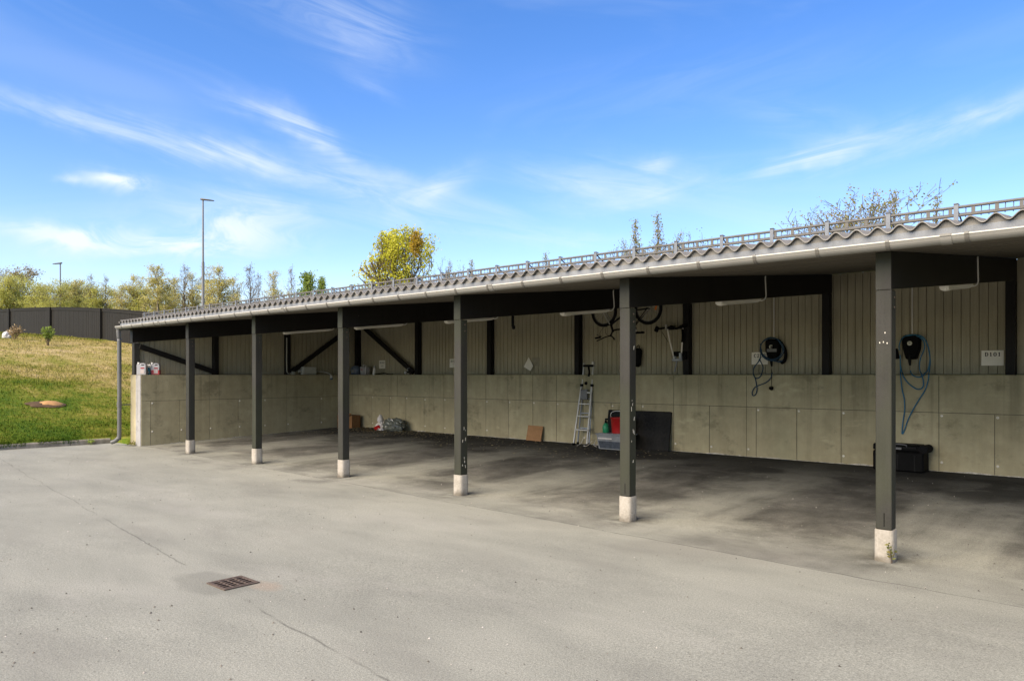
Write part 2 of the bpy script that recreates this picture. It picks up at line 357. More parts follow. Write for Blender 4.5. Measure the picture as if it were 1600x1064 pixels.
M['green'] = simple('green_plastic', (.02, .22, .10), .4, .4, 0, .1)
M['clearbox'] = simple('clear_plastic', (.20, .21, .215), .35, .3, 0, .3, 9)
M['boxblue'] = simple('box_contents', (.055, .065, .08), .6, .2, 0, .6, 14)
M['greybag'] = simple('grey_bag', (.12, .13, .11), .3, .5, 0, .45, 18)
M['whitebag'] = simple('white_bag', (.60, .56, .52), .4, .4, 0, .2, 18)
M['bluejug'] = simple('dull_blue_plastic', (.075, .10, .14), .35, .45, 0, .4, 14)
M['orange'] = simple('orange_reflector', (.75, .20, .03), .3, .5, 0, .1)
M['rust'] = simple('rusty_iron', (.105, .080, .064), .85, .2, .0, .3, 30)
M['pit'] = simple('drain_pit', (.006, .004, .003), .95, .0)
M['boxgrey'] = simple('junction_grey', (.42, .42, .37), .5, .4, 0, .08)
M['bark'] = simple('bark', (.15, .115, .08), .9, .1, 0, .35, 8)
M['barkpale'] = simple('birch_bark', (.22, .19, .165), .9, .1, 0, .4, 5)
M['leaf_birch'] = mk_leaf('birch_leaf', (.42, .39, .12), (.56, .51, .18), (.68, .61, .27), .5)
M['leaf_bush'] = mk_leaf('bush_leaf', (.42, .43, .10), (.56, .56, .15), (.66, .64, .22), .5)
M['leaf_green'] = mk_leaf('green_leaf', (.15, .22, .035), (.24, .32, .06), (.33, .40, .10), .45)
M['leaf_maple'] = mk_leaf('maple_leaf', (.42, .42, .03), (.58, .57, .05), (.70, .67, .11), .5)
M['leaf_brown'] = mk_leaf('brown_leaf', (.20, .165, .09), (.30, .25, .14), (.40, .34, .19))
M['leaf_old'] = mk_leaf('clump_leaf', (.22, .13, .015), (.38, .25, .025), (.52, .39, .04))
M['leaf_far'] = mk_leaf('young_leaf', (.22, .23, .07), (.34, .32, .11), (.48, .38, .16), .5)
M['dry'] = mk_leaf('dry_stem', (.24, .17, .09), (.36, .27, .15), (.46, .36, .22), .1)
M['stone'] = simple('pale_stone', (.50, .48, .45), .9, .2, 0, .25, 9)
M['earth'] = simple('sandy_earth', (.40, .23, .10), .95, .1, 0, .2, 9, .5)
M['earthdark'] = simple('dark_earth', (.09, .06, .035), .95, .1, 0, .3, 9, .5)
M['weed'] = mk_leaf('weed_leaf', (.10, .13, .03), (.20, .20, .05), (.34, .24, .08))
M['lawn'] = mk_grass_ground()

# ------------------------------------------------------------------ mesh helpers
class MB:
    """collects shapes, then links them as ONE mesh object"""
    def __init__(s): s.v = []; s.f = []; s.mi = []; s.sm = []; s.mats = []
    def _m(s, m):
        if m not in s.mats: s.mats.append(m)
        return s.mats.index(m)
    def add(s, vs, fs, m, smooth=False):
        o = len(s.v); k = s._m(m); s.v += [tuple(v) for v in vs]
        for f in fs: s.f.append([i+o for i in f]); s.mi.append(k); s.sm.append(smooth)
    def box(s, c, size, m, rot=None, bev=0.0):
        bm = bmesh.new(); bmesh.ops.create_cube(bm, size=1)
        for v in bm.verts: v.co = Vector((v.co.x*size[0], v.co.y*size[1], v.co.z*size[2]))
        if bev: bmesh.ops.bevel(bm, geom=list(bm.edges), offset=bev, segments=1, affect='EDGES', profile=.5)
        mt = Matrix.Translation(Vector(c)) @ (Euler(rot).to_matrix().to_4x4() if rot is not None else Matrix())
        bm.verts.ensure_lookup_table()
        s.add([mt @ v.co for v in bm.verts], [[v.index for v in f.verts] for f in bm.faces], m); bm.free()
    def prism(s, prof, a, b, m, axis=0, smooth=False):
        """profile of (p,q) swept between a and b along an axis: 0 -> (y,z), 1 -> (x,z), 2 -> (x,y)"""
        def pt(p, q, w): return ((w, p, q), (p, w, q), (p, q, w))[axis]
        n = len(prof); vs = [pt(p, q, a) for p, q in prof] + [pt(p, q, b) for p, q in prof]
        fs = [[i, (i+1) % n, n+(i+1) % n, n+i] for i in range(n)] + [list(range(n))[::-1], list(range(n, 2*n))]
        s.add(vs, fs, m, smooth)
    def tube(s, pts, r, m, seg=8, cap=True, smooth=True):
        pts = [Vector(p) for p in pts]; n = len(pts)
        rr = r if isinstance(r, (list, tuple)) else [r]*n
        vs = []; up = None
        for i, p in enumerate(pts):
            d = (pts[min(i+1, n-1)]-pts[max(i-1, 0)]).normalized()
            if up is None:
                up = d.orthogonal().normalized()
            else:
                up = (up-d*up.dot(d))
                up = up.normalized() if up.length > 1e-6 else d.orthogonal().normalized()
            w = d.cross(up)
            for k in range(seg):
                a = 2*math.pi*k/seg; vs.append(p+(up*math.cos(a)+w*math.sin(a))*rr[i])
        fs = [[i*seg+k, i*seg+(k+1) % seg, (i+1)*seg+(k+1) % seg, (i+1)*seg+k] for i in range(n-1) for k in range(seg)]
        s.add(vs, fs, m, smooth)
        if cap:
            s.add(vs[:seg], [list(range(seg))[::-1]], m); s.add(vs[-seg:], [list(range(seg))], m)
    def lathe(s, prof, c, m, seg=20, mt=None, smooth=True):
        vs = []; c = Vector(c)
        for r, z in prof:
            for k in range(seg):
                a = 2*math.pi*k/seg; p = Vector((r*math.cos(a), r*math.sin(a), z))
                vs.append(c+(mt @ p if mt else p))
        n = len(prof); fs = [[i*seg+k, i*seg+(k+1) % seg, (i+1)*seg+(k+1) % seg, (i+1)*seg+k] for i in range(n-1) for k in range(seg)]
        s.add(vs, fs, m, smooth)
        s.add(vs[:seg], [list(range(seg))[::-1]], m); s.add(vs[-seg:], [list(range(seg))], m)
    def build(s, name, parent=None, loc=None, **kw):
        me = bpy.data.meshes.new(name); me.from_pydata(s.v, [], s.f)
        for m in s.mats: me.materials.append(M[m])
        me.polygons.foreach_set('material_index', s.mi); me.polygons.foreach_set('use_smooth', s.sm)
        me.update()
        o = bpy.data.objects.new(name, me); col.objects.link(o)
        if parent is not None: o.parent = parent
        if loc is not None:
            me.transform(Matrix.Translation(-Vector(loc))); o.location = loc
        tag(o, **kw); return o
def tag(o, label=None, cat=None, group=None, kind=None):
    if label: o['label'] = label
    if cat: o['category'] = cat
    if group: o['group'] = group
    if kind: o['kind'] = kind
    return o
def thing(name, label, cat, group=None, loc=(0, 0, 0)):
    o = bpy.data.objects.new(name, None); col.objects.link(o); o.location = loc; o.empty_display_size = .2
    return tag(o, label, cat, group)
def curve_pts(ctrl, n=8, closed=False):
    """Catmull-Rom through the control points"""
    P = [Vector(p) for p in ctrl]; out = []; N_ = len(P)
    rng = range(N_) if closed else range(N_-1)
    for i in rng:
        p0 = P[(i-1) % N_] if closed or i > 0 else P[0]; p1 = P[i]; p2 = P[(i+1) % N_]
        p3 = P[(i+2) % N_] if closed or i+2 < N_ else P[-1]
        for k in range(n):
            t = k/n; t2, t3 = t*t, t*t*t
            out.append(.5*((2*p1)+(-p0+p2)*t+(2*p0-5*p1+4*p2-p3)*t2+(-p0+3*p1-3*p2+p3)*t3))
    out.append(P[0] if closed else P[-1]); return out
def mesh_np(name, verts, faces_flat, nper, mname, parent=None):
    me = bpy.data.meshes.new(name); nv = len(verts); nf = len(faces_flat)//nper
    me.vertices.add(nv); me.vertices.foreach_set('co', np.asarray(verts, np.float32).ravel())
    me.loops.add(nf*nper); me.loops.foreach_set('vertex_index', np.asarray(faces_flat, np.int32))
    me.polygons.add(nf); me.polygons.foreach_set('loop_start', np.arange(nf, dtype=np.int32)*nper)
    me.update(calc_edges=True); me.validate()
    me.materials.append(M[mname])
    o = bpy.data.objects.new(name, me); col.objects.link(o)
    if parent is not None: o.parent = parent
    return o

# ------------------------------------------------------------------ terrain
def sstep(a, b, x):
    t = np.clip((x-a)/(b-a), 0, 1); return t*t*(3-2*t)
def floor_z(t): return .0305*max(0.0, t)
def terrain_z(s, t):
    s = np.asarray(s, float); t = np.asarray(t, float)
    d = np.maximum(-3.5-s, 0)
    left = .10+5.1*(1-np.exp(-d/24))
    back = 1.42*sstep(.3, 5.8, t)+.04*np.clip(t-6, 0, 70)
    z = np.where(s < -2.81, np.maximum(left, .1+back*sstep(-1, 1, t)), np.where(t > 5.93, 1.42+.04*np.clip(t-6, 0, 70), -.15))
    z = np.where((s > -3.55) & (s < -2.81) & (t < -.05), -.15, z)
    return z
def build_terrain():
    gx = sorted(set([-700, -500, -350, -260, -200, -160, -130]+list(np.arange(-110, -30, 4.))+list(np.arange(-30, -4, 1.0))+[-4, -3.62, -3.56, -3.54, -3.2, -2.83, -2.79, 0, 5, 10, 15, 20, 30, 60, 120, 250, 500, 700]))
    gy = sorted(set([-700, -400, -200, -100, -60, -40, -25, -15, -10, -6, -4, -3, -2, -1, -.06, -.04, .3, .8, 1.5, 2.5, 3.5, 4.5, 5.3, 5.92, 5.94, 7, 8, 9, 11, 14, 18, 24, 32, 45, 60, 80, 120, 200, 350, 700]))
    X, Y = np.meshgrid(gx, gy); Z = terrain_z(X, Y)
    bumpy = np.array([[mnoise.noise(Vector((x*.35, y*.35, 0)))*.07 if z > .3 and x > -120 else 0 for x, y, z in zip(rx, ry, rz)] for rx, ry, rz in zip(X, Y, Z)])
    Z = Z+bumpy
    nx, ny = len(gx), len(gy); V = np.stack([X.ravel(), Y.ravel(), Z.ravel()], 1); F = []
    for j in range(ny-1):
        for i in range(nx-1): F += [j*nx+i, j*nx+i+1, (j+1)*nx+i+1, (j+1)*nx+i]
    o = mesh_np('grass_bank', V, F, 4, 'lawn'); tag(o, 'sloping lawn rising behind the kerb towards the dark fence', kind='structure')
    for p in o.data.polygons: p.use_smooth = True
build_terrain()
def build_asphalt():
    gx = [-3.45]+list(np.arange(-3, 22, .5))+[25, 30, 40, 60, 90]
    gy = [-90, -60, -40, -30, -20]+list(np.arange(-16, 0, .5))+list(np.arange(0, 5.2, .4))+[5.285]
    X, Y = np.meshgrid(gx, gy); Z = .0305*np.maximum(0, Y)
    W = np.array([[mnoise.noise(Vector((x*.5, y*.5, 5)))*.008 if y < -1 and x > -3 else 0 for x, y in zip(rx, ry)] for rx, ry in zip(X, Y)])
    Z = Z+W
    nx, ny = len(gx), len(gy); F = []
    for j in range(ny-1):
        for i in range(nx-1): F += [j*nx+i, j*nx+i+1, (j+1)*nx+i+1, (j+1)*nx+i]
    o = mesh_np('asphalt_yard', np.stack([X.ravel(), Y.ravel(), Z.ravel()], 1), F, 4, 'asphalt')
    tag(o, 'weathered grey asphalt yard with dark stained parking bays', kind='structure')
    for p in o.data.polygons: p.use_smooth = True
build_asphalt()
def build_kerb():
    mb = MB(); t = -30.0; rnd = random.Random(3)
    while t < -.25:
        L = 1.0; t1 = min(t+L-.012, -.2); n = 6
        x0 = -3.47+rnd.uniform(-.012, .012)
        prof = [(x0-.14, -.12), (x0-.14, .105), (x0-.02, .11), (x0, .085), (x0+.012, -.12)]
        mb.prism([(p, q) for p, q in prof], t, t1, 'kerb', axis=1); t += L
    o = mb.build('kerb'); tag(o, 'mossy stone kerb along the foot of the lawn', kind='structure')
build_kerb()
def build_grass():
    rs = np.random.RandomState(5)
    n1, n2 = 120000, 70000
    s1 = -3.6-rs.power(.55, n1)*10; t1 = -9+rs.rand(n1)*15
    s2 = -9-rs.rand(n2)*34; t2 = -8+rs.rand(n2)*15.8
    s = np.concatenate([s1, s2]); t = np.concatenate([t1, t2])
    n3 = 9000; s = np.concatenate([s, -3.475-rs.rand(n3)**1.5*.14]); t = np.concatenate([t, -9+rs.rand(n3)*8.7])
    # keep only what lies on the bank (the wall side is kept clear)
    z = terrain_z(s, t); edge = s > -3.62; z = np.where(edge, np.where(s > -3.49, .06, .10), z); k = (z > .05) & (s < -3.47) & (~edge | (np.sin(t*2.3)+np.sin(t*5.1+1)+np.sin(t*11.7)*.6 > -.3))
    s, t, z, edge = s[k], t[k], z[k], edge[k]; n = len(s)
    bz = np.array([mnoise.noise(Vector((a*.35, b*.35, 0)))*.07 for a, b in zip(s, t)])*(z > .3)
    z = z+bz-.03
    far = np.clip((-s-4)/30, 0, 1)
    h = (.018+.045*rs.rand(n)**2)*(1+far*.5)+.03; w = (.006+.008*rs.rand(n))*(1+1.2*far)
    a = rs.rand(n)*2*np.pi; lx, ly = (rs.rand(n)-.5)*.07, (rs.rand(n)-.5)*.07
    h = np.where(edge, h*1.15, h); lx = np.where(edge, lx+.02, lx); V = np.zeros((n, 3, 3)); V[:, 0] = np.stack([s-np.cos(a)*w, t-np.sin(a)*w, z], 1); V[:, 1] = np.stack([s+np.cos(a)*w, t+np.sin(a)*w, z], 1)
    V[:, 2] = np.stack([s+lx, t+ly, z+h], 1)
    o = mesh_np('grass', V.reshape(-1, 3), np.arange(n*3), 3, 'lawn'); tag(o, 'short patchy grass, green and straw coloured, on the bank', kind='stuff')
build_grass()

# ------------------------------------------------------------------ retaining wall
WT = 1.514; WF = 5.274; WE = -2.2      # top height, back wall face, end wall face
def build_wall():
    mb = MB()
    xr = 17.2
    # core (recessed 6 mm behind the cast panels)
    mb.prism([(WE-.55, -.045), (WE, -.045), (WE, WF), (xr, WF), (xr, 5.9), (WE-.55, 5.9)], -.2, WT, 'concrete', axis=2)
    rnd = random.Random(11)
    def panel_back(s0, s1, z0, z1):
        p = .006+rnd.uniform(0, .003); g = .0085
        mb.box(((s0+s1)/2, WF-p/2+.0005, (z0+z1)/2), (s1-s0-g, p+.001, z1-z0-g), 'concrete', bev=.0015)
    js = [WE, -1.22, -.5, .13, .8, 1.49, 2.16, 2.845, 3.52, 4.2, 4.83, 5.5, 6.16, 6.83, 7.505, 8.2, 8.87, 9.04, 9.71, 10.39, 11.07, 11.72, 12.39, 13.06, 13.73, 14.4, 15.1, 15.8, 16.5, xr]
    top = [WE, -.2, 1.49, 2.845, 4.2, 4.83, 7.505, 8.87, 10.39, 11.72, 13.06, 14.4, 15.8, xr]
    for a, b in zip(js[:-1], js[1:]): panel_back(a, b, -.1, .985)
    for a, b in zip(top[:-1], top[1:]): panel_back(a, b, .985, WT)
    def panel_end(t0, t1, z0, z1):
        p = .006+rnd.uniform(0, .003); g = .0085
        mb.box((WE+p/2-.0005, (t0+t1)/2, (z0+z1)/2), (p+.001, t1-t0-g, z1-z0-g), 'concrete', bev=.0015)
    je = [-.045, .15, .78, 1.45, 2.15, 2.8, 3.42, 4.38, WF-.012]
    for a, b in zip(je[:-1], je[1:]): panel_end(a, b, -.1, .955)
    for a, b in zip([-.045, 1.45, 3.42], [1.45, 3.42, WF-.012]): panel_end(a, b, .955, WT)
    mb.box(((WE+xr)/2, WF-.0005, .7), (xr-WE-.01, .003, 1.6), 'joint'); mb.box((WE+.0005, WF/2, .7), (.003, WF-.1, 1.6), 'joint')
    mb.box((WE-.125, -.049, (WT-.1)/2), (.246, .018, WT+.1-.004), 'coolconc', bev=.003); mb.box((WE-.13, -.0585, .52), (.09, .002, .008), 'joint'); mb.box((WE-.17, -.0585, .86), (.004, .002, .66), 'joint')
    # formwork tie plugs beside the panel corners
    rx = Matrix.Rotation(R(90), 4, 'X'); ry = Matrix.Rotation(R(90), 4, 'Y')
    for s in js[1:-1]:
        for z in (.935, .29):
            if rnd.random() < .85: mb.lathe([(.019, 0), (.018, .004), (.001, .005)], (s+.035, WF-.0075, z+rnd.uniform(-.01, .01)), 'lime', 10, rx)
    for t in je[1:-1]:
        for z in (.905, .30):
            if rnd.random() < .85: mb.lathe([(.019, 0), (.018, .004), (.001, .005)], (WE+.0075, t+.035, z), 'lime', 10, ry)
    # pale lime crust along the foot
    def crust(fn, a, b, n):
        vs, fs = [], []
        for i in range(n+1):
            w = a+(b-a)*i/n; h = .004+.040*max(0, mnoise.noise(Vector((w*2.1, 2, 0))))+.016*mnoise.noise(Vector((w*14, 7, 0)))
            vs += [fn(w, -.01), fn(w, max(.004, h))]
        fs = [[2*i, 2*i+2, 2*i+3, 2*i+1] for i in range(n)]
        mb.add(vs, fs, 'crust')
    crust(lambda w, h: (w, WF-.0105, floor_z(WF)+h), WE, xr, 500)
    crust(lambda w, h: (WE+.0105, w, floor_z(w)+h*.5), -.04, WF, 150)
    mb.build('concrete_wall', loc=(0, 5.5, 0), label='long low grey concrete retaining wall under the board siding of the carport', cat='wall')
build_wall()

# ------------------------------------------------------------------ carport
SL = .105
def deck(t): return 2.525+SL*t          # underside of the roof boarding
def sheet(t): return 2.651+SL*t         # trough of the corrugated sheet
XL, XR = -2.78, 17.3
carport = thing('carport', 'long open dark timber carport with corrugated roof and grey posts', 'carport')
def build_posts():
    for i in range(8):
        s = 2.5*i if i else 0.0
        top = 2.215-.06*SL
        mb = MB()
        mb.box((s, 0, (top+.26)/2), (.122, .122, top-.26), 'post', bev=.006)
        for dz in (-.06, -.14):
            mb.lathe([(.008, 0), (.008, .005), (.001, .006)], (s+.061, .015, top+dz), 'rust', 8, Matrix.Rotation(R(90), 4, 'Y'))
        if i == 5:      # dowel holes and a slit in the nearest post
            for dx, dz in ((-.028, 1.78), (0, 1.785), (.028, 1.775), (.012, 1.86)):
                mb.box((s+dx, -.0615, dz), (.006, .003, .012), 'lime')
        if i in (4, 5):
            mb.box((s+.005, -.0612, .34), (.006, .003, .11), 'black')
        if i in (3, 4):  # scraped paint on the side
            rnd = random.Random(i)
            for k in range(9):
                z = rnd.uniform(.35, .85) if i == 3 else rnd.uniform(.5, 1.9)
                mb.box((s+.0612, rnd.uniform(-.03, .03), z), (.002, rnd.uniform(.003, .008), rnd.uniform(.01, .05)), 'lime', rot=(rnd.uniform(-.3, .3), 0, 0))
        p = mb.build('front_post', carport)
        fb = MB()
        prof = []
        for k in range(32):
            a = 2*math.pi*k/32; c_, s_ = math.cos(a), math.sin(a); e = .5
            prof.append((math.copysign(abs(c_)**e, c_)*.076, math.copysign(abs(s_)**e, s_)*.076))
        n = len(prof); rings = [(-.12, 1.05), (.0, 1.03), (.02, 1.0), (.249, .985), (.258, .95)]
        vs = []; fs = []
        for z, k in rings: vs += [(s+a*k, b*k, z) for a, b in prof]
        for r in range(len(rings)-1): fs += [[r*n+q, r*n+(q+1) % n, (r+1)*n+(q+1) % n, (r+1)*n+q] for q in range(n)]
        fb.add(vs, fs, 'footing', True); fb.add(vs[-n:], [list(range(n))], 'footing')
        fb.build('concrete_footing', p)
    # corner post standing on the end wall
    mb = MB(); mb.box((-2.66, 0.03, (2.2+WT)/2), (.12, .12, 2.2-WT), 'post', bev=.005); mb.build('corner_post', carport)
build_posts()
def build_beams():
    for s in [-2.66]+[2.5*i for i in range(0, 8)]:
        mb = MB(); a, b = -.061, 5.83
        mb.prism([(a, 2.216+SL*a), (b, 2.216+SL*b), (b, deck(b)-.002), (a, deck(a)-.002)], s-.06, s+.06, 'beam', axis=0)
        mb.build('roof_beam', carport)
        # end grain shows the grey paint without the shade put into the sides
        mb = MB(); mb.prism([(a-.004, 2.218+SL*a), (a-.001, 2.218+SL*a), (a-.001, deck(a)-.006), (a-.004, deck(a)-.006)], s-.058, s+.058, 'post', axis=0)
        mb.build('beam_end_board', carport)
    for s in [2.5*i for i in range(-1, 7)]:
        x = s-.0 if s > -2 else -2.5
        zt = 2.216+SL*5.78-.002
        mb = MB(); mb.box((x, 5.772, (zt+WT)/2), (.115, .13, zt-WT), 'beam', bev=.004); mb.build('back_post', carport)
    for t in (1.79, 3.68):
        zt = deck(t)-.01
        mb = MB(); mb.box((-2.595, t, (zt+WT)/2), (.12, .115, zt-WT), 'beam', bev=.004); mb.build('back_post', carport)
    def brace(p, q, w=.11, d=.05, axis=0):
        mb = MB(); p, q = Vector(p), Vector(q); L = (q-p).length; v = q-p
        if axis == 0: mb.box((p+q)/2, (d, L, w), 'beam', rot=(math.atan2(v.z, v.y), 0, 0), bev=.003)
        else: mb.box((p+q)/2, (L, d, w), 'beam', rot=(0, -math.atan2(v.z, v.x), 0), bev=.003)
        mb.build('brace', carport)
    brace((-2.535, .06, 2.13), (-2.535, 1.76, 1.575)); brace((-2.535, 3.74, 1.575), (-2.535, 5.5, 2.74))
    brace((-2.16, 5.70, 2.80), (-.10, 5.70, 1.575), axis=1)
build_beams()
def build_siding():
    mb = MB(); rnd = random.Random(4); w = .113
    s = -2.7
    while s < 17.2:
        z1 = deck(5.86)-.008
        mb.box((s+w/2, 5.868+rnd.uniform(-.0015, .0015), (WT+.012+z1)/2), (w-.007, .024, z1-WT-.012), 'siding', bev=.0025); s += w
    mb.box((7.25, 5.885, 2.32), (19.9, .004, 1.6), 'joint')
    mb.box((7.25, 5.845, WT+.008), (19.9, .03, .014), 'joint')
    mb.build('back_siding', carport)
    mb = MB(); t = .09
    while t < 5.8:
        z1 = deck(t)-.02
        mb.box((-2.672+rnd.uniform(-.0015, .0015), t+w/2, (WT+.012+z1)/2), (.024, w-.007, z1-WT-.012), 'siding', bev=.0025); t += w
    mb.prism([(.1, WT), (5.8, WT), (5.8, deck(5.8)-.05), (.1, deck(.1)-.05)], -2.692, -2.689, 'joint', axis=0)
    mb.box((-2.645, 2.95, WT+.008), (.03, 5.6, .014), 'joint')
    mb.build('end_siding', carport)
build_siding()
def build_roof():
    # boarding seen from below
    mb = MB(); w = .145; t = -.215; rnd = random.Random(9)
    while t < 6.2:
        o_ = rnd.uniform(0, .0025)
        a, b = t, t+w-.006
        mb.prism([(a, deck(a)+o_), (b, deck(b)+o_), (b, deck(b)+.05), (a, deck(a)+.05)], XL+.05, XR-.05, 'soffit', axis=0); t += w
    mb.prism([(-.21, deck(-.21)+.03), (6.2, deck(6.2)+.03), (6.2, deck(6.2)+.06), (-.21, deck(-.21)+.06)], XL+.04, XR-.04, 'soffit', axis=0)
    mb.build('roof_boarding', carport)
    mb = MB()
    mb.prism([(-.243, 2.503), (-.218, 2.503), (-.218, 2.622), (-.243, 2.622)], XL+.03, XR, 'fascia', axis=0)
    mb.build('fascia', carport)
    for x in (XL, XR):
        mb = MB(); a, b = -.25, 6.25
        mb.prism([(a, 2.46), (b, 2.46+SL*(b-a)), (b, sheet(b)+.05), (a, sheet(a)+.05)], x, x+.028, 'fascia', axis=0)
        mb.build('verge_board', carport)
    # corrugated sheet
    lam = .16; n = int((XR+.06-XL)/lam*12); A = .027
    xs = np.linspace(XL-.02, XR+.05, n)
    ts = [-.275, 1.4, 3.1, 4.7, 6.3]
    mb = MB(); vs = []; fs = []
    h = lambda x: A+A*math.cos(2*math.pi*(x-12.514)/lam)
    nt = len(ts)
    for off in (0, .009):
        for x in xs:
            for t in ts: vs.append((x, t, sheet(t)+h(x)+off+.004))
    H = n*nt
    for i in range(n-1):
        for j in range(nt-1):
            a = i*nt+j; b = (i+1)*nt+j
            fs.append([a, a+1, b+1, b]); fs.append([H+a, H+b, H+b+1, H+a+1])
    mb.add(vs, fs, 'corr', True)
    e = []
    for i in range(n-1): e.append([i*nt, (i+1)*nt, H+(i+1)*nt, H+i*nt])
    for i in range(n-1): e.append([i*nt+nt-1, H+i*nt+nt-1, H+(i+1)*nt+nt-1, (i+1)*nt+nt-1])
    mb.add(vs, e, 'corr')
    fv = []; ff = []
    for x in xs: fv += [(x, -.236, 2.60), (x, -.236, sheet(-.236)+h(x)-.001)]
    for i in range(n-1): ff.append([2*i, 2*i+2, 2*i+3, 2*i+1])
    mb.add(fv, ff, 'corr', True)
    mb.build('corrugated_roof', carport)
    # gutter
    mb = MB(); gc = (-.302, 2.543); r = .053; prof = []
    for k in range(13):
        a = math.pi+math.pi*k/12; prof.append((gc[0]+r*math.cos(a), gc[1]+r*math.sin(a)))
    for k in range(13):
        a = 2*math.pi-math.pi*k/12; prof.append((gc[0]+(r-.003)*math.cos(a), gc[1]+(r-.003)*math.sin(a)))
    mb.prism(prof, XL+.0, XR, 'gutter', axis=0, smooth=False)
    mb.tube([(XL, gc[0]-r, gc[1]+.004), (XR, gc[0]-r, gc[1]+.004)], .0075, 'gutterlip', 8)
    hp = [(gc[0]+r*math.cos(math.pi+math.pi*k/12), gc[1]+r*math.sin(math.pi+math.pi*k/12)) for k in range(13)]
    for x in (XL-.004, XR): mb.prism(hp, x, x+.004, 'gutter', axis=0)
    g = mb.build('gutter', carport)
    def ring(x, wd, nm):
        mb = MB(); rr = r+.006; p = []
        for k in range(13):
            a = math.pi+math.pi*k/12; p.append((gc[0]+rr*math.cos(a), gc[1]+rr*math.sin(a)))
        for k in range(13):
            a = 2*math.pi-math.pi*k/12; p.append((gc[0]+(rr-.0035)*math.cos(a), gc[1]+(rr-.0035)*math.sin(a)))
        mb.prism(p, x-wd/2, x+wd/2, 'bracket' if wd < .05 else 'gutter', axis=0)
        mb.box((x, gc[0]-r-.003, gc[1]+.008), (wd, .018, .02), 'gutter', bev=.002)
        mb.build(nm, g)
    x = 8.9-21*.54
    while x < XR: ring(x, .028, 'gutter_bracket'); x += .5375
    for x in (-.6, 3.9, 8.35, 13.012): ring(x, .075, 'gutter_joint')
    # downpipe at the left corner
    mb = MB(); dx = -2.735; R0 = .043
    path = [(dx, -.30, 2.50), (dx, -.30, 2.42), (dx-.004, -.29, 2.3), (dx-.008, -.28, 2.1), (dx-.008, -.28, .30), (dx-.02, -.29, .17), (dx-.07, -.33, .10), (dx-.15, -.38, .065)]
    mb.tube(curve_pts(path, 5), R0, 'pipe', 14)
    mb.tube([(dx-.008, -.28, .83), (dx-.008, -.28, .93)], R0+.006, 'pipe', 14)
    mb.lathe([(R0, 0), (R0+.016, .05), (R0+.018, .06), (R0, .062)], (dx, -.30, 2.47), 'pipe', 14)
    dp = mb.build('downpipe', carport)
    for z in (.86,):
        mb = MB(); mb.tube([(dx-.008, -.28, z), (dx-.008, -.28, z+.025)], R0+.007, 'galvdark', 14); mb.box((dx-.005, -.15, z+.012), (.02, .24, .02), 'galvdark'); mb.build('pipe_clamp', dp)
build_roof()
def build_snow_guard():
    guard = bpy.data.objects.new('snow_guard', None); col.objects.link(guard); guard.parent = carport
    t0 = .05; zu, zl = 2.822, 2.757; xa, xb = -2.35, 17.0
    base = sheet(t0)+.06
    for z, r, m in ((zu, .0115, 'galvdark'), (zl, .010, 'galvdark')):
        mb = MB(); mb.tube([(xa, t0, z), (xb, t0, z)], r, m, 8); mb.build('rail', guard)
    mb = MB(); x = xa+.02; k = 0
    mb.tube([(xa, t0+.10, zl+.03), (xb, t0+.10, zl+.03)], .007, 'guardsteel', 6)
    while x < xb:
        if k % 3: mb.tube([(x, t0+.012, zu), (x-.004, t0+.015, zl-.015)], .0035, 'guardsteel', 5)
        else: mb.box((x, t0-.004, (zu+zl)/2+.006), (.026, .006, .058), 'galvdark'); mb.box((x, t0+.05, zl+.012), (.02, .10, .005), 'guardsteel')
        x += .052; k += 1
    mb.build('picket_row', guard)
    x = 9.068-23*.4915
    while x < xb:
        mb = MB()
        mb.box((x, t0-.016, (zu+.02+base)/2), (.034, .006, zu+.02-base+.02), 'guardsteel', bev=.001)
        mb.box((x, t0+.002, zu+.022), (.034, .042, .006), 'guardsteel'); mb.box((x, t0+.10, base+.01), (.034, .26, .008), 'guardsteel', rot=(SL, 0, 0))
        mb.tube([(x, t0, zu), (x, t0+.19, base+.02)], .007, 'guardsteel', 6)
        mb.build('guard_bracket', guard); x += .4915
build_snow_guard()

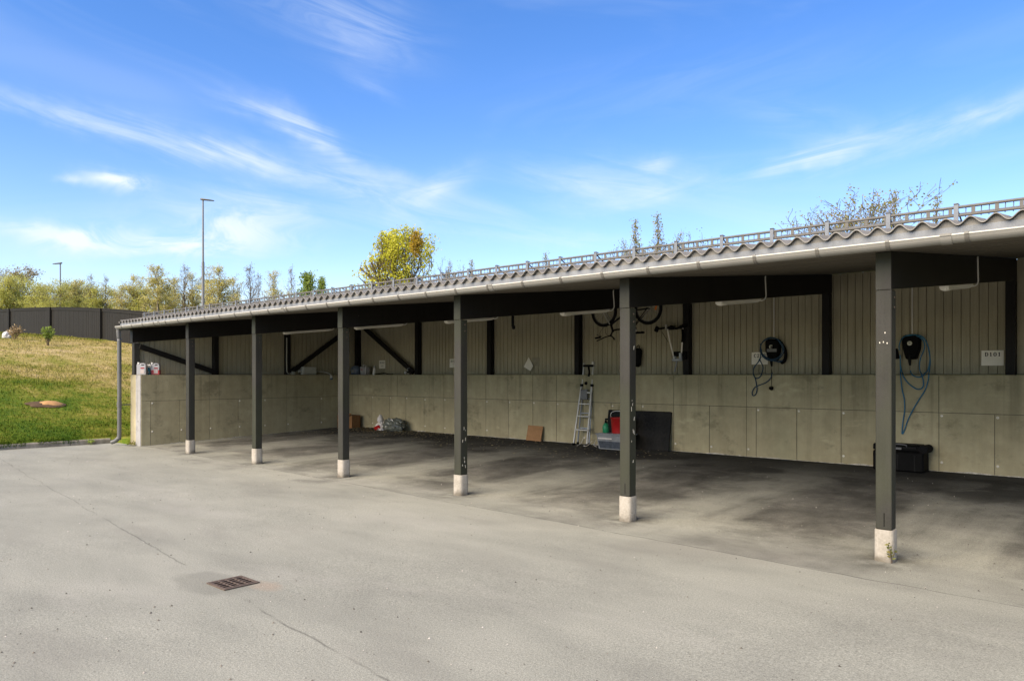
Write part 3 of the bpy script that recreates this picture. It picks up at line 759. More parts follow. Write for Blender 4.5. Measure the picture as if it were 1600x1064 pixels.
# ------------------------------------------------------------------ strip lamps
def build_lamps():
    def make(label):
        t = thing('strip_lamp', label, 'lamp', 'fluorescent strip lamps under the beams')
        mb = MB(); mb.box((0, .585, -.014), (.085, 1.17, .026), 'lampbody', bev=.004); mb.build('housing', t)
        mb = MB(); prof = [(.045*math.cos(a), -.026-.030*math.sin(a)) for a in [math.pi*k/10 for k in range(11)]]
        n = len(prof); sec = [(.0, .35), (.02, .85), (.06, 1.0), (.19, 1.0), (.195, .8), (1.0, .8), (1.12, .72), (1.16, .4)]
        vs = []; fs = []
        for y, k in sec: vs += [(p*(.6+.4*k), y, -.026+(q+.026)*k) for p, q in prof]
        for r in range(len(sec)-1): fs += [[r*n+i, r*n+i+1, (r+1)*n+i+1, (r+1)*n+i] for i in range(n-1)]
        mb.add(vs, fs, 'diffuser', True); mb.add(vs[:n], [list(range(n))], 'diffuser'); mb.add(vs[-n:], [list(range(n))[::-1]], 'diffuser')
        mb.build('diffuser', t)
        mb = MB(); mb.tube(curve_pts([(.02, 1.14, -.03), (.06, 1.2, -.02), (.075, 1.24, .02), (.075, 1.25, .08), (.075, 1.25, .26), (.072, 1.27, .295)], 4), .009, 'white', 8); mb.build('cable_conduit', t)
        return t
    specs = [(0.0, 2.01, 'white strip lamp at the far left, beside the vertical conduit on the end wall'),
             (2.5, 2.03, 'white strip lamp hidden behind the third beam from the left'),
             (5.0, 2.06, 'white strip lamp crossing behind the fourth front post from the left'),
             (7.5, 2.06, 'white strip lamp just left of the hanging bicycle wheel'),
             (10.0, 2.02, 'white strip lamp above the C202 notice'),
             (12.5, 1.95, 'white strip lamp above the D101 notice, nearest on the right')]
    src = None
    for s, t0, lab in specs:
        if src is None: o = src = make(lab)
        else:
            o = src.copy(); col.objects.link(o); o['label'] = lab
            for ch in src.children:
                c = ch.copy(); col.objects.link(c); c.parent = o
        o.location = (s, t0, 2.214+SL*t0); o.rotation_euler = (math.atan(SL), 0, 0)
build_lamps()

# ------------------------------------------------------------------ wall notices
GLYPHS = {   # strokes in a cell 1 wide, 1 high: (x0, y0, x1, y1, width)
 '1': [(.5, 0, .5, 1, .2), (.28, .04, .72, .04, .08), (.5, .96, .28, .80, .12)],
 '0': [(.2, .22, .2, .78, .2), (.8, .22, .8, .78, .2), (.2, .78, .38, .96, .12), (.38, .96, .62, .96, .09), (.62, .96, .8, .78, .12), (.2, .22, .38, .04, .12), (.38, .04, .62, .04, .09), (.62, .04, .8, .22, .12)],
 '2': [(.16, .74, .34, .95, .12), (.34, .95, .62, .95, .10), (.62, .95, .78, .74, .16), (.78, .74, .16, .06, .15), (.14, .06, .86, .06, .13), (.86, .06, .86, .2, .07)],
 'C': [(.16, .24, .16, .76, .2), (.16, .76, .36, .95, .12), (.36, .95, .66, .95, .09), (.66, .95, .84, .8, .12), (.84, .7, .84, .98, .07), (.16, .24, .36, .05, .12), (.36, .05, .66, .05, .09), (.66, .05, .86, .2, .12)],
 'D': [(.22, 0, .22, 1, .2), (.06, .04, .6, .04, .08), (.06, .96, .6, .96, .08), (.6, .95, .84, .74, .12), (.84, .74, .84, .26, .2), (.84, .26, .6, .05, .12)],
 'B': [(.22, 0, .22, 1, .2), (.06, .04, .6, .04, .08), (.06, .96, .6, .96, .08), (.25, .52, .6, .52, .08), (.6, .95, .76, .84, .12), (.76, .86, .76, .62, .18), (.76, .62, .6, .53, .1), (.6, .51, .8, .4, .1), (.8, .42, .8, .16, .2), (.8, .18, .6, .05, .1)]}
def text_mesh(mb, txt, h, origin, m):
    cw = h*.80; adv = h*.94; x = origin[0]-(adv*(len(txt)-1)+cw)/2
    for c in txt:
        for k, (x0, y0, x1, y1, w) in enumerate(GLYPHS[c]):
            p, q = Vector((x0*cw, y0*h)), Vector((x1*cw, y1*h)); d = (q-p).normalized(); e = Vector((-d.y, d.x))*(w+.06)*cw/2
            mb.add([(x+v.x, origin[1]-.0001*k, origin[2]+v.y) for v in (p-e, q-e, q+e, p+e)], [[0, 1, 2, 3]], m)
        x += adv
def notice(s0, s1, z0, z1, txt, label, zt, size=.062, ink='ink', lines=0, curl=.0):
    o = thing('notice', label, 'sign', 'bay number notices on the siding', loc=((s0+s1)/2, 5.846, (z0+z1)/2))
    mb = MB(); n = 12; vs = []; fs = []
    for i in range(n+1):
        for j in range(n+1):
            u, v = i/n, j/n
            d = -.002-.0015*math.sin(3*u+5*v)-curl*max(0, .35-u)*max(0, .45-v)*6
            vs.append(((s1-s0)*(u-.5), d, (z1-z0)*(v-.5)))
    for i in range(n):
        for j in range(n): a = i*(n+1)+j; fs.append([a, a+n+1, a+n+2, a+1])
    mb.add(vs, fs, 'paper', True)
    mb.add([(x, y+.0012, z) for x, y, z in vs], [f[::-1] for f in fs], 'paper', True)
    mb.build('sheet', o)
    mb = MB()
    text_mesh(mb, txt, size*.70, (.006, -.0062, zt), ink)
    for k in range(lines): mb.add([(-.05, -.0062, -.03-.022*k), (.06, -.0062, -.03-.022*k), (.06, -.0062, -.024-.022*k), (-.05, -.0062, -.024-.022*k)], [[0, 1, 2, 3]], 'inkgrey')
    mb.build('lettering', o)
notice(12.133, 12.404, 1.648, 1.862, 'D101', 'white notice reading D101 on the siding at the right', .025, .078, curl=.01)
notice(8.697, 8.985, 1.695, 1.905, 'C202', 'white notice reading C202 partly covered by a dark blue cable', .015, .085)
notice(-1.66, -1.40, 1.68, 1.895, 'B102', 'small white notice on the far siding, left of a diagonal brace', .02, .078, 'ink', 2)
notice(1.07, 1.34, 1.69, 1.897, 'B101', 'white notice half hidden behind the fourth front post from the left', .02, .078, 'ink', 1)
mb = MB(); mb.add([(3.6, 5.832, 1.902), (3.756, 5.80, 1.705), (3.674, 5.80, 1.60), (3.461, 5.828, 1.693)], [[0, 3, 2, 1]], 'paper')
mb.add([(3.6, 5.834, 1.902), (3.756, 5.802, 1.705), (3.674, 5.802, 1.60), (3.461, 5.83, 1.693)], [[0, 1, 2, 3]], 'paper')
mb.build('loose_paper', loc=(3.6, 5.82, 1.75), label='blank white sheet hanging askew like a diamond on the siding', cat='paper')
mb = MB(); mb.box((3.79, 5.852, 1.80), (.20, .004, .19), 'cardboard2'); M['tape'] = simple('pale_patch', (.27, .25, .19), .85); mb.mats = ['tape']
mb.build('pale_patch', loc=(3.79, 5.852, 1.80), label='pale square patch on the boards beside the askew sheet', cat='patch')

# ------------------------------------------------------------------ EV chargers
def charger(cx, label, loops, cable, tilt=0.0):
    y0 = 5.852; zc = 1.93
    o = thing('wall_charger', label, 'charger', 'black wall chargers with blue cables', loc=(cx, y0, 1.70))
    def P(s, t, z): return (s-cx, t-y0, z-1.70)
    mb = MB()
    prof = [(-.115, .17), (-.125, .10), (-.118, -.02), (-.075, -.165), (-.055, -.18), (.055, -.18), (.075, -.165), (.118, -.02), (.125, .10), (.115, .17), (.08, .19), (-.08, .19)]
    n = len(prof); vs = []; fs = []
    for d, k in ((0, 1.0), (-.07, 1.0), (-.095, .95), (-.11, .84)): vs += [P(cx+a*k, y0+d, zc+b*k) for a, b in prof]
    for r in range(3): fs += [[r*n+i, r*n+(i+1) % n, (r+1)*n+(i+1) % n, (r+1)*n+i][::-1] for i in range(n)]
    fs += [list(range(3*n, 4*n))]; mb.add(vs, fs, 'black'); mb.build('body', o)
    rx = Matrix.Rotation(R(90), 4, 'X')
    mb = MB(); mb.lathe([(.034, 0), (.034, .004), (.031, .006), (.0005, .006)], P(cx-.012, y0-.109, zc+.06), 'badge', 20, rx)
    bd = mb.build('badge', o)
    mb = MB()
    def bar(a, b, w):
        a, b = Vector(a), Vector(b); d = (b-a).normalized(); q = Vector((-d.y, d.x))*w/2
        mb.add([P(cx-.012+p.x, y0-.1158, zc+.06+p.y) for p in (a-q, b-q, b+q, a+q)], [[0, 1, 2, 3]], 'inkgrey')
    bar((-.014, .010), (.010, .010), .006); bar((.008, .010), (-.010, -.010), .006); bar((-.012, -.010), (.012, -.010), .006); bar((.016, .004), (.010, -.006), .004)
    mb.build('symbol', bd)
    mb = MB(); mb.lathe([(.026, 0), (.026, .02), (.018, .022), (.0005, .022)], P(cx-.012, y0-.106, zc-.11), 'black', 16, rx)
    mb.tube([P(cx-.012, y0-.11, zc-.13), P(cx-.012, y0-.10, zc-.20), P(cx-.012, y0-.085, zc-.27)], [.026, .023, .014], 'blackmetal', 10)
    mb.build('plug', o)
    if tilt:
        mb = MB(); mb.box(P(cx+.0, y0-.113, zc-.0), (.17, .006, .055), 'screen', bev=.002); mb.box(P(cx-.0, y0-.113, zc+.055), (.05, .004, .05), 'black'); mb.build('grey_panel', o)
    mb = MB()
    for L in loops: mb.tube(curve_pts([P(*q) for q in L], 4), .0085, cable, 7)
    mb.build('cable', o)
    mb = MB(); mb.tube([P(cx, y0-.02, zc+.18), P(cx, y0-.02, 2.216+SL*5.84+.26)], .0085, 'white', 8); mb.build('conduit', o)
    return o
LOOPS_B = [[(11.241, 5.727, 1.582), (11.245, 5.727, 1.548), (11.266, 5.7, 1.535), (11.383, 5.235, 1.528), (11.385, 5.245, 1.515), (11.428, 5.245, 1.492), (11.479, 5.245, 1.484), (11.536, 5.245, 1.515), (11.544, 5.235, 1.528), (11.433, 5.7, 1.535), (11.473, 5.727, 1.589), (11.498, 5.727, 1.72), (11.495, 5.727, 1.835), (11.466, 5.727, 1.967), (11.407, 5.727, 2.067), (11.332, 5.727, 2.106), (11.257, 5.727, 2.117), (11.181, 5.727, 2.105), (11.127, 5.727, 2.068), (11.096, 5.727, 2.01), (11.081, 5.727, 1.944), (11.085, 5.727, 1.885)],
    [(11.096, 5.727, 1.817), (11.099, 5.727, 1.708), (11.112, 5.727, 1.591), (11.141, 5.7, 1.535), (11.262, 5.235, 1.528), (11.275, 5.245, 1.475), (11.349, 5.245, 1.379), (11.436, 5.245, 1.316), (11.493, 5.245, 1.317), (11.526, 5.245, 1.357), (11.529, 5.245, 1.413), (11.515, 5.245, 1.492), (11.506, 5.235, 1.528), (11.394, 5.7, 1.535), (11.369, 5.727, 1.573), (11.359, 5.727, 1.656), (11.377, 5.727, 1.771), (11.422, 5.727, 1.886), (11.429, 5.727, 1.968), (11.392, 5.727, 2.051), (11.317, 5.727, 2.1)],
    [(11.181, 5.727, 2.1), (11.302, 5.727, 2.112), (11.407, 5.727, 2.076), (11.466, 5.727, 1.967), (11.492, 5.727, 1.835), (11.504, 5.727, 1.704), (11.492, 5.727, 1.573), (11.492, 5.7, 1.535), (11.6, 5.235, 1.528), (11.586, 5.245, 1.429), (11.55, 5.245, 1.302), (11.479, 5.245, 1.174), (11.399, 5.245, 1.029), (11.327, 5.245, 0.866), (11.29, 5.245, 0.752), (11.26, 5.245, 0.67), (11.249, 5.245, 0.686), (11.263, 5.245, 0.848), (11.283, 5.245, 0.993), (11.28, 5.245, 1.154), (11.249, 5.245, 1.314), (11.231, 5.245, 1.491), (11.233, 5.235, 1.528), (11.11, 5.7, 1.535), (11.099, 5.727, 1.658), (11.096, 5.727, 1.809)]]
c2 = charger(11.235, 'black wall charger with long bright blue cable loops on the right', LOOPS_B, 'bluecable')
mb = MB(); mb.tube([(-.215, -.075, .21), (-.20, -.08, .12), (-.185, -.085, .06)], [.028, .034, .026], 'black', 10); mb.build('connector', c2)
LOOPS_N = [[(9.111, 5.737, 1.554), (9.117, 5.7, 1.535), (9.315, 5.235, 1.528), (9.29, 5.245, 1.459), (9.217, 5.245, 1.394), (9.132, 5.245, 1.358), (9.058, 5.245, 1.328), (9.009, 5.245, 1.292), (8.978, 5.245, 1.22), (8.996, 5.245, 1.173), (9.04, 5.245, 1.197), (9.062, 5.245, 1.28), (9.052, 5.245, 1.363), (9.034, 5.245, 1.446), (9.004, 5.235, 1.528), (8.794, 5.7, 1.535), (8.774, 5.737, 1.54), (8.781, 5.737, 1.616), (8.839, 5.737, 1.703), (8.896, 5.737, 1.776), (8.909, 5.737, 1.874), (8.928, 5.737, 1.948)],
    [(8.896, 5.737, 1.764), (8.947, 5.737, 1.652), (8.935, 5.737, 1.56), (8.938, 5.7, 1.535), (9.143, 5.235, 1.528), (9.135, 5.245, 1.512), (9.089, 5.245, 1.464), (9.034, 5.245, 1.464), (8.999, 5.245, 1.518), (9.003, 5.235, 1.528), (8.793, 5.7, 1.535), (8.772, 5.737, 1.555), (8.787, 5.737, 1.641), (8.858, 5.737, 1.727), (8.896, 5.737, 1.801)]]
def coil(rx, rz, cx, cz, d, a0, a1): return [(9.10+cx+rx*math.cos(R(q)), 5.852-d-.012*math.sin(R(3*q)), cz+rz*math.sin(R(q))) for q in range(a0, a1, 20)]
LOOPS_N += [coil(.19, .18, 0, 1.955, .125, -150, 200), coil(.205, .19, .01, 1.945, .13, -170, 190), coil(.18, .19, -.01, 1.96, .118, 20, 260),
    [(8.91, 5.74, 2.02), (8.90, 5.745, 1.90), (9.0, 5.725, 1.82), (9.12, 5.72, 1.77), (9.23, 5.725, 1.73), (9.29, 5.75, 1.76)],
    [(8.90, 5.74, 2.05), (8.93, 5.745, 1.88), (9.04, 5.725, 1.80), (9.16, 5.72, 1.745), (9.27, 5.735, 1.75)]]
c1 = charger(9.10, 'black wall charger with dark blue cable coiled round it, near the C202 notice', LOOPS_N, 'bluecable2', 1.0)
mb = MB(); mb.tube([(-.012, -.10, -.09), (.02, -.16, -.16), (.20, -.6, -.172), (.21, -.612, -.20), (.205, -.612, -.37)], .004, 'black', 6); mb.lathe([(.008, -.035), (.03, -.02), (.036, 0), (.03, .022), (.008, .034)], (.207, -.62, -.40), 'black', 12); mb.build('hanging_cap', c1)
mb = MB(); mb.tube(curve_pts([(.12, -.03, .36), (.19, -.05, .26), (.22, -.06, .16), (.2, -.06, .06), (.14, -.05, .02)], 5), [.03]*10+[.03]*11, 'black', 10); mb.build('connector_holster', c1)

# ------------------------------------------------------------------ bicycle hanging upside down
def build_bike():
    o = thing('bicycle', 'dark bicycle hanging upside down under the roof behind the fifth front post', 'bicycle', loc=(6.67, 5.0, 2.70))
    def wheel(cx, refl):
        c = Vector((cx, 0, 0)); Rw = .262
        mb = MB(); mb.tube([c+Vector((Rw*math.cos(a), 0, Rw*math.sin(a))) for a in [2*math.pi*k/40 for k in range(41)]], .027, 'rubber', 10, cap=False)
        w = mb.build('wheel', o)
        mb = MB(); mb.tube([c+Vector(((Rw-.032)*math.cos(a), 0, (Rw-.032)*math.sin(a))) for a in [2*math.pi*k/40 for k in range(41)]], .009, 'galvdark', 8, cap=False); mb.build('rim', w)
        mb = MB()
        for k in range(20):
            a = 2*math.pi*k/20; y = .018 if k % 2 else -.018
            mb.tube([c+Vector((.012*math.cos(a), y, .012*math.sin(a))), c+Vector(((Rw-.035)*math.cos(a), 0, (Rw-.035)*math.sin(a)))], .0028, 'alu', 4)
        mb.tube([c+Vector((0, -.05, 0)), c+Vector((0, .05, 0))], .016, 'blackmetal', 10); mb.build('spokes', w)
        if refl:
            mb = MB(); mb.box(c+Vector((.17, -.012, .03)), (.035, .012, .13), 'orange', rot=(0, .25, 0), bev=.004); mb.build('reflector', w)
        # hook up to the boarding
        mb = MB(); mb.tube(curve_pts([c+Vector((0, 0, deck(5.0)-2.70)), c+Vector((0, 0, .30)), c+Vector((.02, 0, .262)), c+Vector((.05, 0, .25)), c+Vector((.06, 0, .28))], 4), .005, 'blackmetal', 6); mb.build('hook', o)
    wheel(-.485, False); wheel(.475, True)
    mb = MB(); f = 'blackmetal'
    head_t, head_b = Vector((-.29, 0, -.36)), Vector((-.33, 0, -.25)); bb = Vector((.06, 0, -.02)); seat = Vector((.20, 0, -.31)); ax = Vector((.475, 0, 0)); fx = Vector((-.485, 0, 0))
    mb.tube([head_t+Vector((.01, 0, -.03)), head_b], .021, f, 10); mb.tube([head_b, bb], .019, f, 10); mb.tube([head_t, seat], .016, f, 10)
    mb.tube([bb, seat+Vector((.02, 0, -.05))], .017, f, 10)
    for y in (-.045, .045):
        mb.tube([bb+Vector((0, y*.5, 0)), ax+Vector((0, y, 0))], .009, f, 8); mb.tube([seat+Vector((0, y*.4, .03)), ax+Vector((0, y, 0))], .008, f, 8)
    mb.build('frame', o)
    mb = MB()
    for y in (-.045, .045): mb.tube([head_b+Vector((0, y*.8, .0)), head_b+Vector((-.01, y, .03)), fx+Vector((0, y, 0))], .012, 'alu', 8)
    mb.tube([head_b+Vector((0, -.045, 0)), head_b+Vector((0, .045, 0))], .014, f, 8); mb.build('fork', o)
    mb = MB(); mb.tube([head_t, head_t+Vector((-.03, 0, -.07)), head_t+Vector((-.06, 0, -.10))], .015, f, 8)
    hb = head_t+Vector((-.06, 0, -.10))
    mb.tube(curve_pts([hb+Vector((-.10, -.28, -.10)), hb+Vector((-.03, -.12, -.03)), hb, hb+Vector((-.03, .12, -.01)), hb+Vector((-.10, .28, -.045))], 5), .011, f, 8)
    h = mb.build('handlebar', o)
    for y in (-1, 1):
        mb = MB(); mb.tube([hb+Vector((-.07, y*.21, -.03)), hb+Vector((-.115, y*.31, -.05))], .017, 'rubber', 8); mb.tube([hb+Vector((-.06, y*.19, -.02)), hb+Vector((-.14, y*.23, .015))], .006, f, 6); mb.build('grip', h)
    mb = MB()
    for k, y in enumerate((-.1, .1)): mb.tube(curve_pts([hb+Vector((-.06, y*1.8, -.02)), hb+Vector((-.16, y, .05)), hb+Vector((-.12, y*.4, .16)), head_b+Vector((-.03, 0, .02))], 6), .003, 'black', 5)
    mb.build('brake_cable', h)
    mb = MB(); sp = seat+Vector((.035, 0, -.10)); mb.tube([seat, sp], .013, 'alu', 8)
    prof = [(-.14, .012), (-.06, .022), (.02, .045), (.09, .075), (.13, .07)]
    vs = []; fs = []
    for x, w in prof:
        for q in range(8):
            a = 2*math.pi*q/8; vs.append(sp+Vector((x, w*math.cos(a), -.012+.02*math.sin(a))))
    for r in range(len(prof)-1): fs += [[r*8+q, r*8+(q+1) % 8, (r+1)*8+(q+1) % 8, (r+1)*8+q] for q in range(8)]
    mb.add(vs, fs, 'black', True); mb.add(vs[:8], [list(range(8))], 'black'); mb.add(vs[-8:], [list(range(8))], 'black'); mb.build('saddle', o)
    mb = MB(); rx = Matrix.Rotation(R(90), 4, 'X')
    mb.lathe([(.085, 0), (.085, .006), (.03, .008)], bb+Vector((0, -.04, 0)), f, 24, rx)
    mb.tube([bb+Vector((0, -.06, 0)), bb+Vector((-.10, -.07, .12))], .010, 'alu', 6); mb.tube([bb+Vector((0, .06, 0)), bb+Vector((.10, .07, -.12))], .010, 'alu', 6)
    mb.box(bb+Vector((-.10, -.11, .12)), (.08, .08, .022), 'black', bev=.004); mb.box(bb+Vector((.10, .11, -.12)), (.08, .08, .022), 'black', bev=.004); mb.build('crankset', o)
build_bike()
def build_carrier():
    o = thing('bike_carrier', 'black and grey folded bicycle carrier hung on the siding right of the bicycle', 'bike carrier', loc=(7.22, 5.75, 2.37))
    mb = MB(); mb.tube([(-.33, -.08, .0), (-.12, -.08, .02), (.10, -.08, .0), (.32, -.08, .03)], [.022, .018, .024, .018], 'black', 8)
    mb.box((-.30, -.09, .0), (.07, .06, .10), 'black', rot=(0, .5, 0), bev=.01); mb.box((.02, -.1, .01), (.12, .05, .07), 'black', bev=.01); mb.box((.25, -.1, .03), (.14, .05, .06), 'black', rot=(0, -.3, 0), bev=.01)
    mb.box((-.09, -.11, .03), (.03, .03, .10), 'alu', bev=.004); mb.build('clamp_bar', o)
    for pts in ([(-.08, -.08, .0), (-.03, -.08, -.22), (.06, -.08, -.56)], [(.24, -.08, .02), (.235, -.08, -.2), (.205, -.08, -.56)]):
        mb = MB(); mb.tube(pts, .014, 'lampbody', 8); mb.build('arm', o)
    mb = MB(); mb.box((.13, -.08, -.58), (.20, .06, .04), 'galv', bev=.005); mb.box((.20, -.08, -.52), (.05, .06, .14), 'galv', bev=.005); mb.box((.08, -.08, -.56), (.035, .05, .10), 'galv', bev=.005)
    mb.box((.15, -.05, -.47), (.22, .05, .09), 'black', bev=.01); mb.box((.28, -.06, -.50), (.06, .07, .15), 'black', bev=.015); mb.build('tow_bracket', o)
    mb = MB(); mb.tube([(.12, -.08, -.60), (.05, -.05, -.80)], .012, 'galv', 8); mb.build('strut', o)
    mb = MB(); mb.tube(curve_pts([(.235, -.09, -.02), (.25, -.1, -.15), (.235, -.1, -.26)], 5), .02, 'black', 8); mb.tube([(-.18, -.1, -.06), (-.05, -.1, -.25)], .004, 'black', 5); mb.build('strap', o)
    mb = MB(); mb.tube([(0, .09, .05), (0, -.10, .05), (0, -.11, .0)], .008, 'blackmetal', 6); mb.build('wall_hook', o)
build_carrier()
mb = MB(); mb.box((6.42, 5.77, 1.85), (.19, .09, .36), 'black', rot=(0, .12, 0), bev=.04); mb.tube(curve_pts([(6.37, 5.77, 2.02), (6.42, 5.82, 2.09), (6.47, 5.77, 2.02)], 4), .008, 'black', 6)
mb.build('hanging_bag', loc=(6.42, 5.79, 1.85), label='narrow black bag hung on the siding, mostly hidden by the fifth front post', cat='bag')
mb = MB(); mb.tube(curve_pts([(7.50, .985, 2.32), (7.50, .985, 2.22), (7.50, 1.0, 2.17), (7.50, .99, 2.14)], 5), .011, 'black', 6); mb.box((7.5, .985, 2.245), (.02, .045, .15), 'black', bev=.006); mb.box((7.5, 1.0, 2.165), (.025, .055, .05), 'black', bev=.008)
mb.build('hanging_strap', loc=(7.5, .985, 2.3), label='short black strap dangling from a beam, above the askew sheet', cat='strap')

# ------------------------------------------------------------------ stuff on the floor along the back wall
def build_ladder():
    o = thing('step_ladder', 'aluminium step ladder with a narrower top section leaning on the concrete wall', 'ladder', loc=(5.60, 4.98, floor_z(4.98)))
    base = Vector((5.60, 4.98, floor_z(4.98)))
    def L(x, k, off=0):     # k = height above floor; the ladder leans back to the wall
        return (x, .05+.185*k+off, k)
    for sgn, xb, xm in ((-1, -.155, -.122), (1, .165, .128)):
        mb = MB()
        p, q = Vector(L(xb, .02)), Vector(L(xm, 1.17)); d = q-p
        mb.tube([p, q], .019, 'alu', 4, smooth=False); mb.build('rail', o)
        mb = MB(); mb.box(L(xb, .015), (.05, .06, .05), 'black', rot=(-.2, 0, 0), bev=.008); mb.build('foot', o)
        mb = MB(); mb.tube([L(xb*.86, .05, .10), L(xm*.86, 1.12, .045)], .014, 'galv', 4, smooth=False); mb.build('rear_leg', o)
        mb = MB(); mb.box(L(xb*.86, .03, .10), (.035, .05, .05), 'black', bev=.006); mb.build('foot', o)
        mb = MB(); mb.tube([L(sgn*.118, 1.10, .02), L(sgn*.115, 1.57, .0)], .017, 'alu', 4, smooth=False); mb.build('top_rail', o)
        mb = MB(); mb.box(L(xm, 1.16), (.05, .05, .05), 'black', bev=.006); mb.build('joint_bracket', o)
    for k in (.30, .56, .80, 1.02):
        wd = .157-.03*k; mb = MB(); mb.box(L(.004, k), (2*wd, .06, .024), 'alu', bev=.003); mb.build('step', o)
    for k in (.33, .62, .9):
        wd = .135-.025*k; mb = MB(); mb.box(L(.004, k, .085-.03*k), (2*wd, .02, .02), 'galv'); mb.build('rear_bar', o)
    mb = MB(); mb.box(L(-.03, .98, .0), (.16, .05, .20), 'screen', bev=.01); mb.build('tool_tray', o)
    mb = MB(); mb.box(L(0, 1.54), (.25, .06, .045), 'black', bev=.01); mb.box(L(.10, 1.58), (.05, .05, .09), 'alu', bev=.006); mb.box(L(-.115, 1.56), (.03, .05, .08), 'alu', bev=.006)
    mb.tube([L(0, 1.52), L(.03, 1.42), L(.035, 1.33)], [.02, .016, .03], 'black', 8); mb.build('top_hinge', o)
    mb = MB(); mb.lathe([(.005, -.035), (.033, -.02), (.036, 0), (.033, .02), (.005, .035)], L(-.03, 1.20, .02), 'black', 12); mb.build('knob', o)
    mb = MB()
    for pts in ([(.05, .10, .16), (.02, .06, .05), (.0, -.02, .012), (.06, -.12, .012)], [(.30, .16, .12), (.33, .05, .03), (.42, .0, .012), (.46, -.05, .012)], [(.25, .1, .10), (.22, .0, .02), (.15, -.04, .012)]):
        mb.tube(curve_pts(pts, 5), .004, 'white', 5)
    mb.build('loose_wire', o)
build_ladder()
fz = floor_z(5.15)
mb = MB(); mb.box((4.315, 5.19, fz+.155), (.40, .014, .315), 'plywood', rot=(-.22, .02, 0), bev=.002)
mb.build('plywood_board', loc=(4.31, 5.2, fz), label='small brown plywood board leaning against the concrete wall', cat='board')
mb = MB(); mb.box((6.80, 5.19, fz+.345), (1.36, .02, .70), 'blackboard', rot=(-.16, 0, 0), bev=.003); mb.tube([(6.13, 5.235, fz+.692), (7.47, 5.235, fz+.692)], .006, 'blackmetal', 6)
mb.build('dark_board', loc=(6.8, 5.2, fz), label='wide glossy black board leaning against the concrete wall', cat='board')
def build_box():
    z0 = floor_z(4.95); o = thing('storage_box', 'clear plastic storage box with a lid in front of the wide black board', 'storage box', loc=(6.50, 4.93, z0))
    def shell(w0, d0, w1, d1, a, b, m, name):
        mb = MB(); vs = [(-w0, -d0, a), (w0, -d0, a), (w0, d0, a), (-w0, d0, a), (-w1, -d1, b), (w1, -d1, b), (w1, d1, b), (-w1, d1, b)]
        mb.add(vs, [[3, 2, 1, 0], [4, 5, 6, 7], [0, 1, 5, 4], [1, 2, 6, 5], [2, 3, 7, 6], [3, 0, 4, 7]], m); return mb.build(name, o)
    shell(.27, .16, .31, .18, .002, .262, 'clearbox', 'tub'); shell(.24, .164, .27, .181, .02, .15, 'boxblue', 'contents_seen_through')
    mb = MB(); mb.box((0, 0, .275), (.67, .40, .026), 'clearbox', bev=.006); mb.box((0, 0, .288), (.56, .30, .014), 'clearbox', bev=.004); mb.build('lid', o)
    mb = MB(); mb.box((-.12, -.184, .20), (.30, .004, .022), 'whitebag'); mb.build('label_strip', o)
    for sx in (-1, 1):
        mb = MB(); mb.box((sx*.345, 0, .265), (.05, .16, .02), 'clearbox', bev=.005); mb.build('handle', o)
    return z0+.297
bz = build_box()
o = thing('bucket', 'red plastic bucket with a pale handle standing on the storage box', 'bucket', loc=(6.57, 4.96, bz)); o.scale = (.88, .88, .88)
mb = MB(); mb.lathe([(.17, 0), (.19, .30), (.205, .305), (.205, .325), (.19, .325), (.185, .31), (.165, .02), (.001, .018)], (0, 0, 0), 'red', 28); mb.build('pail', o)
mb = MB(); mb.tube(curve_pts([(-.20, .0, .30), (-.22, -.03, .36), (-.17, -.05, .43), (-.05, -.06, .46), (.1, -.06, .45), (.19, -.03, .38), (.20, 0, .31)], 5), .006, 'white', 6); mb.build('handle', o)
o = thing('spray_bottle', 'green bottle with a black neck beside the red bucket', 'bottle', loc=(6.325, 4.86, bz))
mb = MB(); mb.lathe([(.05, 0), (.062, .01), (.064, .10), (.055, .14), (.03, .175), (.022, .18)], (0, 0, 0), 'green', 18); mb.build('body', o)
mb = MB(); mb.lathe([(.024, .178), (.024, .215), (.016, .22), (.016, .25)], (0, 0, 0), 'black', 12); mb.box((.012, 0, .25), (.06, .025, .03), 'black', bev=.005); mb.build('pump_head', o)
def build_case():
    z0 = floor_z(5.05)
    o = thing('tool_case', 'black hard case on the floor behind the nearest front post', 'case', loc=(11.28, 5.05, z0))
    mb = MB(); mb.box((0, 0, .145), (.66, .30, .285), 'black', bev=.02)
    for x in (-.22, 0, .22): mb.box((x, -.152, .13), (.02, .008, .22), 'blackmetal')
    mb.build('case_body', o)
    mb = MB(); mb.box((-.02, 0, .335), (.62, .29, .095), 'black', bev=.018); mb.box((-.05, -.149, .325), (.20, .012, .03), 'screen', bev=.003); mb.box((.15, -.149, .34), (.16, .012, .02), 'blackmetal'); mb.build('lid', o)
    mb = MB(); mb.tube([(.325, -.155, .325), (.325, .155, .325)], .058, 'rubber', 18); mb.build('wheel', o)
    mb = MB(); mb.box((-.205, -.154, .265), (.045, .006, .05), 'pinklabel', rot=(0, .2, 0)); mb.build('tag', o)
    mb = MB(); mb.tube(curve_pts([(-.12, -.16, .36), (-.1, -.18, .385), (.1, -.18, .385), (.12, -.16, .36)], 4), .008, 'screen', 6); mb.build('handle', o)
build_case()
